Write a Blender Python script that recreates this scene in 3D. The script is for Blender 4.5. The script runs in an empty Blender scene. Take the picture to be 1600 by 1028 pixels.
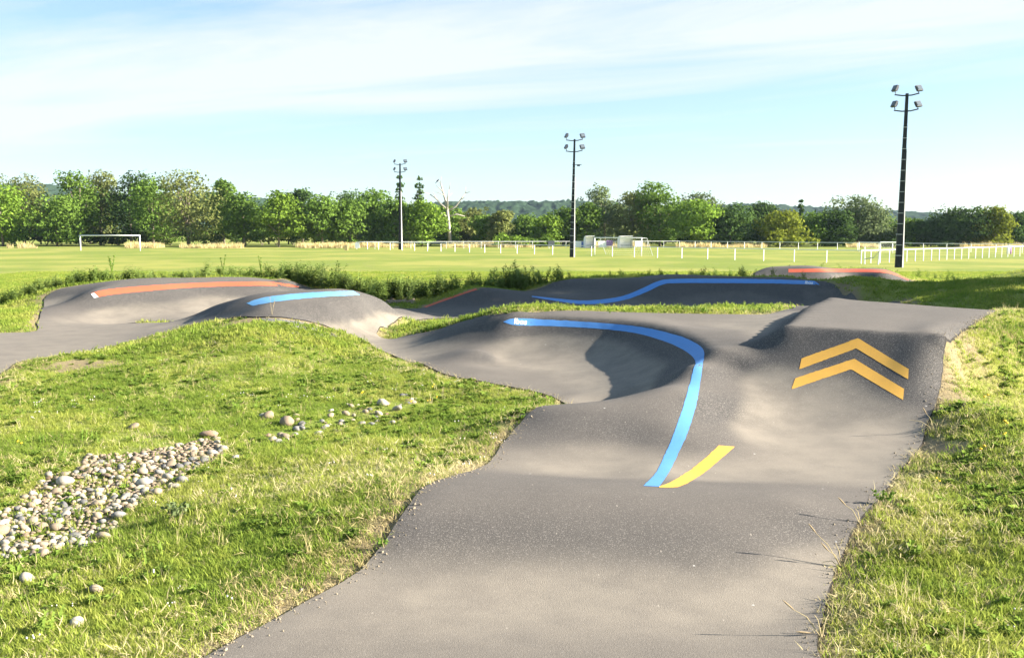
import bpy, bmesh, math, random
import numpy as np
from mathutils import Vector, Matrix
from mathutils.geometry import delaunay_2d_cdt

random.seed(7)
RNG = np.random.default_rng(7)
scene = bpy.context.scene
COL = scene.collection

# ------------------------------------------------------------------ camera
CAM_H, FPX, CX, CY, HORIZON = 2.5, 1500.0, 800.0, 514.0, 362.0
PITCH = math.atan((CY - HORIZON) / FPX)
cam_data = bpy.data.cameras.new("camera")
cam_data.sensor_width = 36.0
cam_data.lens = FPX / 1600.0 * 36.0
cam_data.clip_start = 0.1
cam_data.clip_end = 12000.0
cam = bpy.data.objects.new("camera", cam_data)
cam.location = (0, 0, CAM_H)
cam.rotation_euler = (math.pi / 2 - PITCH, 0, 0)
COL.objects.link(cam)
scene.camera = cam

# ------------------------------------------------------------------ sky
SUN_EL, SUN_AZ = math.radians(23.0), math.radians(-3.0)     # azimuth measured from +X towards +Y
world = bpy.data.worlds.new("World")
scene.world = world
world.use_nodes = True
wn, wl = world.node_tree.nodes, world.node_tree.links
wn.clear()
w_out = wn.new("ShaderNodeOutputWorld")
w_bg = wn.new("ShaderNodeBackground")
w_bg.inputs["Strength"].default_value = 0.05
sky = wn.new("ShaderNodeTexSky")
sky.sky_type = 'NISHITA'
sky.sun_disc = False
sky.sun_elevation = SUN_EL
sky.sun_rotation = math.pi / 2 - SUN_AZ
sky.altitude = 300
sky.air_density = 1.0
sky.dust_density = 0.6
sky.ozone_density = 1.6
# thin cirrus: noise on a flat cloud layer overhead
tc = wn.new("ShaderNodeTexCoord")
sep = wn.new("ShaderNodeSeparateXYZ")
wl.new(tc.outputs["Generated"], sep.inputs[0])
def wmath(op, a, b=None, clamp=False):
    n = wn.new("ShaderNodeMath"); n.operation = op; n.use_clamp = clamp
    for i, v in enumerate((a, b)):
        if v is None: continue
        if isinstance(v, (int, float)): n.inputs[i].default_value = v
        else: wl.new(v, n.inputs[i])
    return n.outputs[0]
zc = wmath('MAXIMUM', wmath('ADD', sep.outputs[2], 0.02), 0.03)
px_, py_ = wmath('DIVIDE', sep.outputs[0], zc), wmath('DIVIDE', sep.outputs[1], zc)
along = wmath('SUBTRACT', wmath('MULTIPLY', px_, 0.86), wmath('MULTIPLY', py_, 0.51))
across = wmath('ADD', wmath('MULTIPLY', px_, 0.51), wmath('MULTIPLY', py_, 0.86))
cmb = wn.new("ShaderNodeCombineXYZ")
wl.new(wmath('MULTIPLY', along, 0.22), cmb.inputs[0]); wl.new(wmath('MULTIPLY', across, 0.75), cmb.inputs[1])
cn = wn.new("ShaderNodeTexNoise"); cn.inputs["Scale"].default_value = 1.0; cn.inputs["Detail"].default_value = 9
cn.inputs["Roughness"].default_value = 0.62; cn.inputs["Distortion"].default_value = 0.7
wl.new(cmb.outputs[0], cn.inputs["Vector"])
band = wmath('DIVIDE', wmath('SUBTRACT', across, 4.1), 1.55)
band = wmath('POWER', 2.718, wmath('MULTIPLY', wmath('MULTIPLY', band, band), -1.0))
cov = wmath('ADD', wmath('MULTIPLY', band, 0.72), wmath('MULTIPLY', wmath('SUBTRACT', cn.outputs[0], 0.5), 2.0))
cov = wmath('MULTIPLY', wmath('SUBTRACT', cov, 0.10), 1.55, clamp=True)
cov = wmath('MULTIPLY', cov, 0.88)
cmix = wn.new("ShaderNodeMix"); cmix.data_type = 'RGBA'
wb = wn.new("ShaderNodeMix"); wb.data_type = 'RGBA'; wb.blend_type = 'MULTIPLY'     # camera white balance
wb.inputs["Factor"].default_value = 1.0; wb.inputs["B"].default_value = (0.91, 0.97, 1.08, 1)
wl.new(sky.outputs[0], wb.inputs["A"])
wl.new(cov, cmix.inputs["Factor"]); wl.new(wb.outputs["Result"], cmix.inputs["A"])
cmix.inputs["B"].default_value = (4.2, 4.45, 4.55, 1)
veil = wn.new("ShaderNodeMix"); veil.data_type = 'RGBA'       # thin even high cloud over the whole sky
veil.inputs["Factor"].default_value = 0.28; veil.inputs["B"].default_value = (2.75, 3.85, 4.3, 1)
wl.new(wb.outputs["Result"], veil.inputs["A"]); wl.new(veil.outputs["Result"], cmix.inputs["A"])
wl.new(cmix.outputs["Result"], w_bg.inputs["Color"])
wl.new(w_bg.outputs[0], w_out.inputs[0])

# ------------------------------------------------------------------ sun and exposure
sun_data = bpy.data.lights.new("sun", 'SUN')
sun_data.energy = 5.0
sun_data.angle = math.radians(0.53)
sun_data.color = (1.0, 0.925, 0.80)
sun = bpy.data.objects.new("sun", sun_data)
SUN_DIR = Vector((math.cos(SUN_EL) * math.cos(SUN_AZ), math.cos(SUN_EL) * math.sin(SUN_AZ), math.sin(SUN_EL)))
sun.rotation_euler = SUN_DIR.to_track_quat('Z', 'Y').to_euler()
sun.location = SUN_DIR * 200
COL.objects.link(sun)
scene.view_settings.view_transform = 'Standard'
scene.view_settings.look = 'None'
scene.view_settings.gamma = 1.0
scene.view_settings.exposure = 2.2
scene.cycles.max_bounces = 4
scene.cycles.diffuse_bounces = 3
scene.cycles.transparent_max_bounces = 8
scene.cycles.volume_bounces = 0

# ------------------------------------------------------------------ helpers
ST, CT = math.sin(PITCH), math.cos(PITCH)
def ray(px, py):
    u, v = (px - CX) / FPX, (CY - py) / FPX
    return np.array([u, CT + v * ST, v * CT - ST])
def at(px, py, z):
    """World point where the line of sight through a photo pixel meets height z."""
    d = ray(px, py)
    t = (z - CAM_H) / d[2]
    return (d[0] * t, d[1] * t, z)
def at_depth(px, py, Y):
    d = ray(px, py); t = Y / d[1]
    return (d[0] * t, Y, CAM_H + d[2] * t)

def tag(o, label=None, cat=None, group=None, kind=None):
    if label: o["label"] = label
    if cat: o["category"] = cat
    if group: o["group"] = group
    if kind: o["kind"] = kind
    return o
def link(name, mesh, mats=(), parent=None):
    o = bpy.data.objects.new(name, mesh)
    for m in (mats if isinstance(mats, (list, tuple)) else [mats]):
        mesh.materials.append(m)
    COL.objects.link(o)
    if parent: o.parent = parent
    return o
def empty(name, loc, rz=0.0):
    o = bpy.data.objects.new(name, None)
    o.location = loc; o.rotation_euler = (0, 0, rz); o.empty_display_size = 0.2
    COL.objects.link(o)
    return o
def np_mesh(name, verts, faces, smooth=False):
    """verts (N,3), faces (M,k) arrays -> mesh, fast."""
    verts = np.asarray(verts, dtype=np.float32); faces = np.asarray(faces, dtype=np.int32)
    k = faces.shape[1]
    me = bpy.data.meshes.new(name)
    me.vertices.add(len(verts)); me.vertices.foreach_set("co", verts.ravel())
    me.loops.add(faces.size); me.loops.foreach_set("vertex_index", faces.ravel())
    me.polygons.add(len(faces))
    me.polygons.foreach_set("loop_start", np.arange(0, faces.size, k, dtype=np.int32))
    if smooth: me.polygons.foreach_set("use_smooth", np.ones(len(faces), dtype=bool))
    me.update(calc_edges=True)
    return me
def set_attr(me, name, vals):
    a = me.attributes.new(name, 'FLOAT', 'POINT'); a.data.foreach_set("value", np.asarray(vals, dtype=np.float32))

class MB:
    """Collects boxes, tubes and loose polygons for one mesh."""
    def __init__(s): s.v, s.f = [], []
    def add(s, vs, fs):
        b = len(s.v); s.v += [tuple(p) for p in vs]; s.f += [tuple(b + i for i in f) for f in fs]
    def box(s, c, size, rot=None):
        hx, hy, hz = (q / 2 for q in size)
        vs = [Vector((x, y, z)) for x in (-hx, hx) for y in (-hy, hy) for z in (-hz, hz)]
        if rot is not None: vs = [rot @ p for p in vs]
        s.add([p + Vector(c) for p in vs], [(0,1,3,2),(4,6,7,5),(0,4,5,1),(2,3,7,6),(0,2,6,4),(1,5,7,3)])
    def frustum(s, a, b, wa, wb):
        """square-section tapered bar along z from a to b; w = (wx, wy)"""
        vs = [(a[0]+sx*wa[0]/2, a[1]+sy*wa[1]/2, a[2]) for sx, sy in ((-1,-1),(1,-1),(1,1),(-1,1))]
        vs += [(b[0]+sx*wb[0]/2, b[1]+sy*wb[1]/2, b[2]) for sx, sy in ((-1,-1),(1,-1),(1,1),(-1,1))]
        s.add(vs, [(3,2,1,0),(4,5,6,7),(0,1,5,4),(1,2,6,5),(2,3,7,6),(3,0,4,7)])
    def tube(s, pts, rad, n=6):
        pts = [Vector(p) for p in pts]
        if not isinstance(rad, (list, tuple)): rad = [rad] * len(pts)
        rings = []
        for i, p in enumerate(pts):
            d = (pts[min(i+1, len(pts)-1)] - pts[max(i-1, 0)])
            d = d.normalized() if d.length > 1e-9 else Vector((0, 0, 1))
            a = d.orthogonal().normalized() if i == 0 else (a - d * a.dot(d)).normalized()
            b = d.cross(a)
            rings.append([p + (a * math.cos(2*math.pi*k/n) + b * math.sin(2*math.pi*k/n)) * rad[i] for k in range(n)])
        vs = [q for r in rings for q in r]; fs = []
        for i in range(len(rings) - 1):
            for k in range(n):
                k2 = (k + 1) % n
                fs.append((i*n+k, i*n+k2, (i+1)*n+k2, (i+1)*n+k))
        fs.append(tuple(range(n-1, -1, -1))); fs.append(tuple((len(rings)-1)*n + k for k in range(n)))
        s.add(vs, fs)
    def build(s, name, mat, parent=None, smooth=False):
        me = bpy.data.meshes.new(name); me.from_pydata(s.v, [], s.f); me.update()
        if smooth: me.shade_smooth()
        return link(name, me, mat, parent)

# ------------------------------------------------------------------ materials
def new_mat(name):
    m = bpy.data.materials.new(name); m.use_nodes = True
    nt = m.node_tree; nt.nodes.clear()
    out = nt.nodes.new("ShaderNodeOutputMaterial")
    return m, nt, out
class NT:
    def __init__(s, nt): s.nt = nt
    def n(s, t, **kw):
        nd = s.nt.nodes.new(t)
        for k, v in kw.items(): setattr(nd, k, v)
        return nd
    def l(s, a, b): s.nt.links.new(a, b)
    def put(s, sock, v):
        if hasattr(v, 'is_output'): s.l(v, sock)
        else: sock.default_value = v
    def math(s, op, a, b=0.0, clamp=False):
        nd = s.n("ShaderNodeMath", operation=op, use_clamp=clamp)
        s.put(nd.inputs[0], a); s.put(nd.inputs[1], b); return nd.outputs[0]
    def noise(s, vec, scale, detail=4, rough=0.55, dist=0.0):
        nd = s.n("ShaderNodeTexNoise"); nd.inputs["Scale"].default_value = scale
        nd.inputs["Detail"].default_value = detail; nd.inputs["Roughness"].default_value = rough
        nd.inputs["Distortion"].default_value = dist
        if vec is not None: s.l(vec, nd.inputs["Vector"])
        return nd.outputs[0]
    def mix(s, f, a, b, mode='MIX'):
        nd = s.n("ShaderNodeMix", data_type='RGBA', blend_type=mode)
        s.put(nd.inputs["Factor"], f); s.put(nd.inputs["A"], a); s.put(nd.inputs["B"], b); return nd.outputs["Result"]
    def ramp(s, f, lo, hi):
        nd = s.n("ShaderNodeMapRange"); nd.interpolation_type = 'SMOOTHSTEP'
        s.put(nd.inputs["Value"], f); nd.inputs["From Min"].default_value = lo; nd.inputs["From Max"].default_value = hi
        return nd.outputs["Result"]
    def attr(s, name, typ='GEOMETRY'):
        nd = s.n("ShaderNodeAttribute", attribute_name=name, attribute_type=typ); return nd.outputs["Fac"]
    def pos(s): return s.n("ShaderNodeNewGeometry").outputs["Position"]
    def obj(s): return s.n("ShaderNodeTexCoord").outputs["Object"]
    def rnd(s): return s.n("ShaderNodeObjectInfo").outputs["Random"]
    def bump(s, h, strength=0.4, dist=0.01):
        nd = s.n("ShaderNodeBump"); nd.inputs["Strength"].default_value = strength; nd.inputs["Distance"].default_value = dist
        s.l(h, nd.inputs["Height"]); return nd.outputs[0]
    def bsdf(s, out, color, rough=0.8, spec=0.3, normal=None, metal=0.0):
        b = s.n("ShaderNodeBsdfPrincipled")
        s.put(b.inputs["Base Color"], color); s.put(b.inputs["Roughness"], rough)
        b.inputs["Specular IOR Level"].default_value = spec; b.inputs["Metallic"].default_value = metal
        if normal is not None: s.l(normal, b.inputs["Normal"])
        s.l(b.outputs[0], out.inputs[0]); return b
def rgb(r, g, b): return (r, g, b, 1.0)
def simple_mat(name, col, rough=0.7, spec=0.3, metal=0.0, vary=0.15, scale=8.0):
    m, nt, out = new_mat(name); k = NT(nt)
    nz = k.noise(k.pos(), scale, 5, 0.6)
    c = k.mix(nz, rgb(*[q * (1 - vary) for q in col]), rgb(*[min(1, q * (1 + vary)) for q in col]))
    k.bsdf(out, c, rough, spec, metal=metal)
    return m

# ------------------------------------------------------------------ the lie of the land
# outline of the asphalt: ('p', px, py, z) seen in the photo, ('w', X, Y, z) hidden or outside the frame
def W(*a): return tuple(float(q) for q in a)
A = at
MAIN = [W(-1.62,2.2,.52), W(-1.58,3.3,.51), A(310,1028,.50), A(420,968,.46), A(500,925,.44), A(560,890,.46), A(600,840,.55), A(628,800,.63), A(655,765,.67),
        A(700,745,.63), A(760,725,.55), A(785,695,.58), A(812,662,.67), A(840,636,.76), W(.50,9.9,.66), W(.64,10.5,.56), W(.66,10.95,.51),
        A(875,626,.50), A(840,612,.50), A(800,604,.50), A(750,595,.50), A(700,585,.50), A(640,565,.47), A(590,545,.46), A(555,527,.54),
        A(520,513,.65), A(490,503,.78), A(450,496,.90), A(400,495,.92), A(360,497,.84), A(330,501,.72), A(290,510,.60), A(250,521,.52),
        A(180,540,.46), A(100,555,.45), A(40,562,.45), A(0,583,.44), A(-40,610,.43), W(-8.2,11.2,.42), W(-10,10.2,.4), W(-12.6,10.6,.38),
        W(-13.8,13.5,.38), W(-13.9,17.3,.4), W(-12.5,19.4,.43), A(0,520,.45), A(50,518,.45), A(58,505,.47), A(68,480,.62), A(76,460,.82),
        A(95,451,.95), A(130,445,1.04), A(200,438,1.12), A(300,434.5,1.17), A(400,434,1.17), A(440,436,1.14), A(465,443,1.0),
        W(-5.2,27.2,.8), W(-4.3,26.6,.55), W(-3.5,26.0,.45), A(660,481,.45), A(690,470,.60), A(720,459,.78), A(745,451,.92), A(790,452,.84),
        A(835,453,.76), A(850,448,.84), A(870,440,.97), A(900,435.5,1.06), A(960,436,1.08), A(1000,433,1.13), A(1040,430,1.16), A(1100,431,1.16),
        A(1180,433,1.16), A(1250,436,1.12), A(1280,439,1.07), A(1305,446,.98), A(1330,457,.84), W(9.95,25.0,.68), W(9.9,23.0,.55), W(9.35,20.6,.6),
        W(8.7,18.2,.85), W(7.75,15.3,1.25), A(1555,485,1.38), A(1520,503,1.38), A(1478,525,1.36), A(1474,560,1.14), A(1468,600,.92), A(1460,640,.75),
        A(1445,680,.62), A(1425,715,.57), A(1395,750,.56), A(1360,790,.61), A(1330,835,.55), A(1310,880,.48), A(1292,950,.45), A(1278,1028,.50),
        W(1.36,3.3,.51), W(1.34,2.2,.52)]
ISLAND = [A(590,522,.45), A(640,523,.57), A(680,516,.70), A(720,503,.86), A(742,497,.97), A(775,490.5,1.1), A(800,488,1.14), A(860,486.5,1.15), A(950,487,1.12),
          A(1050,489.5,1.08), A(1150,491,1.06), A(1205,490,1.06), A(1240,482,1.10), W(5.2,17.7,1.12), W(6.2,19.6,.86), W(7.3,21.8,.55), W(7.3,23.3,.46),
          W(6,24.0,.42), W(3,24.2,.40), W(0.4,24.0,.40), A(720,498,.38), A(680,498,.40), A(640,501,.46), A(604,513,.46)]
POCKET = [W(-8.75,21.75,.43), W(-8.6,22.2,.42), W(-8.2,22.35,.42), W(-7.8,22.1,.44), W(-7.75,21.75,.46), W(-8.2,21.6,.45)]
FAR = [A(1186,434,.6), A(1189,426,.82), A(1195,420.5,.97), A(1208,418.3,1.03), A(1290,418.5,1.03), A(1385,421,1.0), A(1410,432,.75), A(1445,447,.45),
       W(17.6,34.5,.36), W(17.2,33.0,.36), W(13.5,32.2,.34), W(10.2,33.2,.34), W(9.3,36.2,.38)]
INNER = [  # points on the asphalt between the edges
    W(0,2.2,.52), W(0,3.2,.51), A(500,1028,.5), A(800,1028,.5), A(1050,1028,.5),
    A(650,925,.43), A(850,930,.43), A(1080,935,.44), A(700,845,.55), A(900,850,.55), A(1100,862,.54), A(1220,870,.52),
    A(760,766,.68), A(880,769,.68), A(1000,774,.67), A(1120,781,.66), A(1240,790,.65),
    A(860,735,.54), A(950,738,.53), A(1080,738,.52), A(1200,738,.52), A(1300,745,.53), A(880,690,.61), A(980,690,.61),
    A(900,631,.80), A(960,628,.82), A(1040,605,.89), A(1085,570,1.0), A(1085,620,.84), A(1065,680,.66), A(1040,730,.55),
    A(1180,600,.83), A(1180,650,.65), A(1180,700,.56), A(1130,590,.88), A(1130,650,.68), A(1185,548,1.10), A(1200,575,.96), A(1165,562,1.02), A(1150,575,.94),
    A(1080,510,1.07), A(1090,500,1.07), A(1050,500,1.08),
    A(700,555,.58), A(700,530,.69), A(640,540,.52), A(760,520,.83), A(760,550,.65), A(750,575,.53),
    W(.95,11.0,.5), W(1.42,10.95,.56), W(1.0,10.3,.62),
    A(600,532,.46), A(620,505,.5), A(560,500,.72), A(560,480,.95), A(560,462,1.15), A(560,456,1.19), A(470,480,1.04), A(470,462,1.2), A(470,453.5,1.27), A(520,453,1.25), A(520,485,.95),
    W(-4.4,21.6,1.0), W(-4.3,22.8,.62), W(-3.6,24.2,.44), W(-6,23,.5), W(-5.6,22.0,.85),
    A(390,463,1.15), A(360,470,1.0), A(340,476,.88), A(300,493,.65), A(250,509,.5), A(200,515,.46), A(300,501,.61), A(200,528,.47), A(100,537,.45), A(350,485,.9), A(410,480,1.06),
    A(600,471,.94), A(630,483,.62), A(660,492,.48), A(690,497,.42),
    W(-5.4,25.2,.46), A(100,490,.55), A(110,468,.76), A(90,475,.66),
    A(760,470,.62), A(800,462,.72), A(745,490,.40), A(840,465,.66), A(880,470,.57), A(930,473,.53), A(980,466,.62), 
    
    A(940,450,.85), A(940,460,.7), A(880,455,.74), W(0,25,.4), W(3,25.3,.4), W(6,25.3,.42), W(8.5,24.4,.48), W(8.2,22,.55), W(7.6,19.8,.8), W(6.6,17.4,1.15),
    A(1208,424,.92), A(1290,424,.95), A(1380,426.5,.92), W(13,37.4,.45), W(15,36.4,.42), W(11,37,.45),
]
# berm walls: rows of points from the hollow floor up past the riding line to the rim
def resample(line, step):
    L = np.array(line); out = []
    for i in range(len(L) - 1):
        p0, p1, p2, p3 = L[max(i-1, 0)], L[i], L[i+1], L[min(i+2, len(L)-1)]
        for q in np.linspace(0, 1, max(1, int(round(np.linalg.norm((p2 - p1)[:2]) / step))), endpoint=False):
            out.append(.5*((2*p1)+(-p0+p2)*q+(2*p0-5*p1+4*p2-p3)*q*q+(-p0+3*p1-3*p2+p3)*q**3))
    return np.array(out + [L[-1]])
def berm_wall(line, prof):
    line = resample(line, .36)
    L = line[:, :2]; t = np.gradient(L, axis=0); t /= np.linalg.norm(t, axis=1, keepdims=True)
    n = np.stack([t[:, 1], -t[:, 0]], -1)           # inwards, on the right of the line's direction
    for p, q, w in zip(L, n, line):
        for d, z in prof:
            c_ = p + q * d
            if d > .3 and np.hypot(*(L - c_).T).min() < .9 * d: continue      # inside of a tight bend
            INNER.append((c_[0], c_[1], w[2] + z))
berm_wall([A(150,461,.90), A(175,457.5,.94), A(215,453.5,.98), A(260,450.7,1.0), A(300,449,1.0), A(350,446.8,1.01), A(400,445.5,1.01), A(440,444.8,.99)],
          [(2.3,-.60), (1.5,-.55), (.95,-.42), (.5,-.24), (.2,-.09), (0,0), (-.28,.09)])
berm_wall([A(1042,441.5,1.04), A(1085,440.6,1.05), A(1130,440.3,1.05), A(1180,440.6,1.05), A(1225,441.2,1.05), A(1262,442.2,1.02)],
          [(2.0,-.62), (1.4,-.56), (.85,-.40), (.45,-.22), (.18,-.08), (0,0), (-.25,.07)])
berm_wall([A(790,503.5,1.0), A(830,504,1.0), A(880,506,1.0), A(940,510,1.0), A(985,514.5,1.0), A(1022,522,1.0), A(1055,533,1.0), A(1078,544,.995), A(1092,558,1.0)],
          [(1.7,-.49), (1.15,-.44), (.72,-.345), (.38,-.21), (.15,-.09), (0,0), (-.14,.085), (-.30,.11)])
# the table-top jump: take-off face, flat deck, sloping sides
JL = [np.array(q) for q in ((2.05,9.42), (3.30,11.50), (4.35,14.2), (5.26,16.0), (6.2,18.6), (7.2,21.3))]      # left edge, in plan
JR = [np.array(q) for q in ((3.50,8.55), (4.74,10.48), (5.75,11.95), (6.72,13.35), (8.45,17.9), (9.2,20.6))]  # right edge
def jump_edge(E, s):
    i = min(int(s), len(E) - 2); return E[i] + (E[i+1] - E[i]) * (s - i)
JL, JR = ([q for q in resample(E, 9)] for E in (JL, JR))
for s_ in (0, .22, .42, .6, .74, .84, .91, .955, .985, 1.0, 1.012, 1.035, 1.08, 1.16, 1.28, 1.42, 1.56, 1.7, 1.85, 2.0, 2.2, 2.4, 2.6, 2.8, 3.0, 3.2, 3.5, 4.0, 4.5, 5.0):
    if s_ <= 1: z_ = .565 + .80 * s_ ** 1.8
    elif s_ <= 3: z_ = 1.375 + .012 * (s_ - 1)
    else: z_ = 1.40 - .82 * float(np.clip((s_ - 3) / 1.7, 0, 1)) ** 1.1
    a_, b_ = jump_edge(JL, s_), jump_edge(JR, s_)
    for w_ in (0.0, .07, .18, .36, .55, .75, .95):
        if (w_ < .15 and s_ < 1) or (w_ < .3 and s_ < .7) or (w_ in (.18, .55) and not .9 < s_ < 3.3): continue
        INNER.append((*(a_ * (1 - w_) + b_ * w_), z_))
    if 1.07 <= s_ <= 3.2:
        d_ = (a_ - b_) / np.linalg.norm(a_ - b_)
        for o_, q_ in ((.17, 1.235), (.55, 1.155), (1.0, 1.10)):
            if o_ < .9 or s_ > 1.5: INNER.append((*(a_ + d_ * o_), q_))
LAND = [  # grass
    A(250,560,.52), A(400,540,.68), A(430,515,.80), A(100,650,.38), A(200,760,.34), A(50,900,.36), A(300,900,.40), A(450,900,.43), A(480,800,.53), A(420,950,.43), A(400,820,.49), A(600,700,.52), A(560,740,.55), A(500,620,.41), A(380,620,.43),
    A(750,640,.44), A(0,1028,.37), A(180,1028,.40), A(560,800,.575), A(690,670,.53), A(0,720,.35), A(650,610,.42), A(560,570,.48), A(150,600,.42),
    W(-2.6,3.2,.42), W(-5,3,.36), W(-9,6,.32), W(-12,8,.28), W(-15,12,.2), W(-16,20,.25),
    A(1350,950,.50), A(1450,850,.58), A(1560,1000,.52), W(2.3,3,.5), W(4,3,.5), W(6,5,.6), A(1600,700,.78), A(1520,640,.80), A(1500,580,.98), A(1540,520,1.28), A(1600,560,1.0),
    W(7.5,8,.8), W(7.5,14,1.32), W(9,12,1.15), W(10,16,1.0), W(11,9,.8), W(9.6,17.5,.8), W(10.4,20.5,.6), W(12,19,.75), W(15,18,.9), W(14,12,.9),
    W(11,23,.82), W(12.5,24,1.0), W(14.5,24,1.1), W(10.6,26.3,1.0), W(12,26.6,1.08), W(14.5,26.6,1.22), W(17,25,1.35), W(19,24,1.3), W(13,29,.6), W(17,29,.7), W(10,29.5,.45),
    W(2,32,.45), W(5,32,.45), W(8,32,.4), W(-1,33,.35), W(3,17.5,1.08), W(1,17.8,1.08), W(2,20,.75), W(5,20.5,.75), W(-.5,19.5,.65), W(-1,21.5,.45), W(3,22.5,.5), W(-2.2,20.3,.5),
    W(-3,29,.3), W(-5.5,30,.4), W(0,31,.4), W(-8,30.4,.7), W(-11,30,.6), W(-14.5,28,.3), W(-14.5,24,.35), W(-14,21.5,.4),
    W(9,41,.5), W(12,42,.55), W(16,41,.5), W(20,38,.3), W(20,33,.4), W(7.5,38,.3),
]
for x in range(-18, 31, 6):
    LAND.append(W(x, 46, 0.0))
    if x < 7: LAND.append(W(x, 38, 0.03))
for y in range(2, 46, 6):
    LAND.append(W(-19, y, 0.05)); LAND.append(W(30, y, 0.3))
CTRL = {}
for p in MAIN + ISLAND + POCKET + FAR + INNER + LAND:
    CTRL[(round(p[0], 2), round(p[1], 2))] = p
CP = np.array(list(CTRL.values()))
def tps_fit(P, lam):
    n = len(P); d2 = ((P[:, None, :2] - P[None, :, :2]) ** 2).sum(-1)
    K = np.where(d2 > 0, 0.5 * d2 * np.log(np.maximum(d2, 1e-12)), 0) + lam * np.eye(n)
    Q = np.hstack([np.ones((n, 1)), P[:, :2]])
    M = np.zeros((n + 3, n + 3)); M[:n, :n] = K; M[:n, n:] = Q; M[n:, :n] = Q.T
    return np.linalg.solve(M, np.concatenate([P[:, 2], np.zeros(3)]))
TPS = tps_fit(CP, 0.0012)
def tps(x, y):
    x = np.asarray(x, dtype=np.float64); y = np.asarray(y, dtype=np.float64)
    out = np.empty(x.size); xf, yf = x.ravel(), y.ravel(); n = len(CP)
    for s in range(0, xf.size, 20000):
        a, b = xf[s:s+20000, None] - CP[None, :, 0], yf[s:s+20000, None] - CP[None, :, 1]
        d2 = a * a + b * b + 1e-12
        out[s:s+20000] = (0.5 * d2 * np.log(d2)) @ TPS[:n] + TPS[n] + TPS[n+1] * xf[s:s+20000] + TPS[n+2] * yf[s:s+20000]
    return out.reshape(x.shape)
GX0, GX1, GY0, GY1, GS = -18.0, 30.0, 1.6, 52.0, 0.12
gx, gy = np.arange(GX0, GX1 + 1e-6, GS), np.arange(GY0, GY1 + 1e-6, GS)
GXX, GYY = np.meshgrid(gx, gy)
HG = tps(GXX, GYY)
def sstep(a, b, t):
    t = np.clip((t - a) / (b - a), 0, 1); return t * t * (3 - 2 * t)
edge_d = np.minimum(np.minimum(GXX - GX0, GX1 - GXX), GY1 - GYY)
HG *= sstep(0, 5.0, edge_d)
HG += 0.75 * np.exp(-(((GXX - 25.5) / 3.4) ** 2 + ((GYY - 46) / 1.7) ** 2))      # small spoil mound by the pitch
HG *= sstep(0, 1.5, edge_d)
def hgt(x, y):
    """smooth height of the land (bilinear on the survey grid)"""
    x = np.asarray(x, dtype=np.float64); y = np.asarray(y, dtype=np.float64)
    fx = np.clip((x - GX0) / GS, 0, len(gx) - 1.001); fy = np.clip((y - GY0) / GS, 0, len(gy) - 1.001)
    i, j = fx.astype(int), fy.astype(int); u, v = fx - i, fy - j
    h = (HG[j, i]*(1-u)*(1-v) + HG[j, i+1]*u*(1-v) + HG[j+1, i]*(1-u)*v + HG[j+1, i+1]*u*v)
    return np.where((x < GX0) | (x > GX1) | (y > GY1) | (y < GY0), 0.0, h)
def hit(px, py, tmin=2.5, tmax=60.0):
    """first point of the land along the line of sight through photo pixels"""
    px = np.atleast_1d(np.asarray(px, float)); py = np.atleast_1d(np.asarray(py, float))
    u, v = (px - CX) / FPX, (CY - py) / FPX
    D = np.stack([u, CT + v * ST, v * CT - ST], -1)
    T = np.arange(tmin, tmax, 0.03)
    X, Y, Z = D[:, 0:1] * T, D[:, 1:2] * T, CAM_H + D[:, 2:3] * T
    below = Z < hgt(X, Y)
    k = np.where(below.any(1), below.argmax(1), len(T) - 1)
    lo, hi = T[np.maximum(k - 1, 0)], T[k]
    for _ in range(14):
        m = (lo + hi) / 2
        b = CAM_H + D[:, 2] * m < hgt(D[:, 0] * m, D[:, 1] * m)
        hi = np.where(b, m, hi); lo = np.where(b, lo, m)
    m = (lo + hi) / 2
    return np.stack([D[:, 0] * m, D[:, 1] * m, hgt(D[:, 0] * m, D[:, 1] * m)], -1)

def smooth_loop(pts, step=0.12):
    """closed Catmull-Rom through the outline, evenly sampled in plan"""
    P = np.array([p[:2] for p in pts]); n = len(P); out = []
    for i in range(n):
        p0, p1, p2, p3 = P[i-1], P[i], P[(i+1) % n], P[(i+2) % n]
        t01, t12, t23 = (max(np.linalg.norm(b - a), 1e-6) ** 0.5 for a, b in ((p0, p1), (p1, p2), (p2, p3)))
        m1 = (p2 - p1) + t12 * ((p1 - p0) / t01 - (p2 - p0) / (t01 + t12))
        m2 = (p2 - p1) + t12 * ((p3 - p2) / t23 - (p3 - p1) / (t12 + t23))
        k = max(1, int(np.linalg.norm(p2 - p1) / step))
        for s in np.arange(k) / k:
            out.append((2*s**3-3*s**2+1)*p1 + (s**3-2*s**2+s)*m1 + (-2*s**3+3*s**2)*p2 + (s**3-s**2)*m2)
    return np.array(out)
L_MAIN, L_ISLAND, L_POCKET, L_FAR = (smooth_loop(q) for q in (MAIN, ISLAND, POCKET, FAR))
def ragged(L):      # a hand-laid edge wanders by a centimetre or two
    n = len(L); nz = RNG.normal(0, 1, n); ker = np.ones(5) / 5
    nz = np.convolve(np.r_[nz[-2:], nz, nz[:2]], ker, 'valid')
    t = np.roll(L, -1, 0) - np.roll(L, 1, 0); t /= np.maximum(np.linalg.norm(t, axis=1, keepdims=True), 1e-6)
    return L + np.stack([-t[:, 1], t[:, 0]], -1) * (nz * 0.022)[:, None]
L_MAIN, L_ISLAND, L_POCKET, L_FAR = map(ragged, (L_MAIN, L_ISLAND, L_POCKET, L_FAR))
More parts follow.
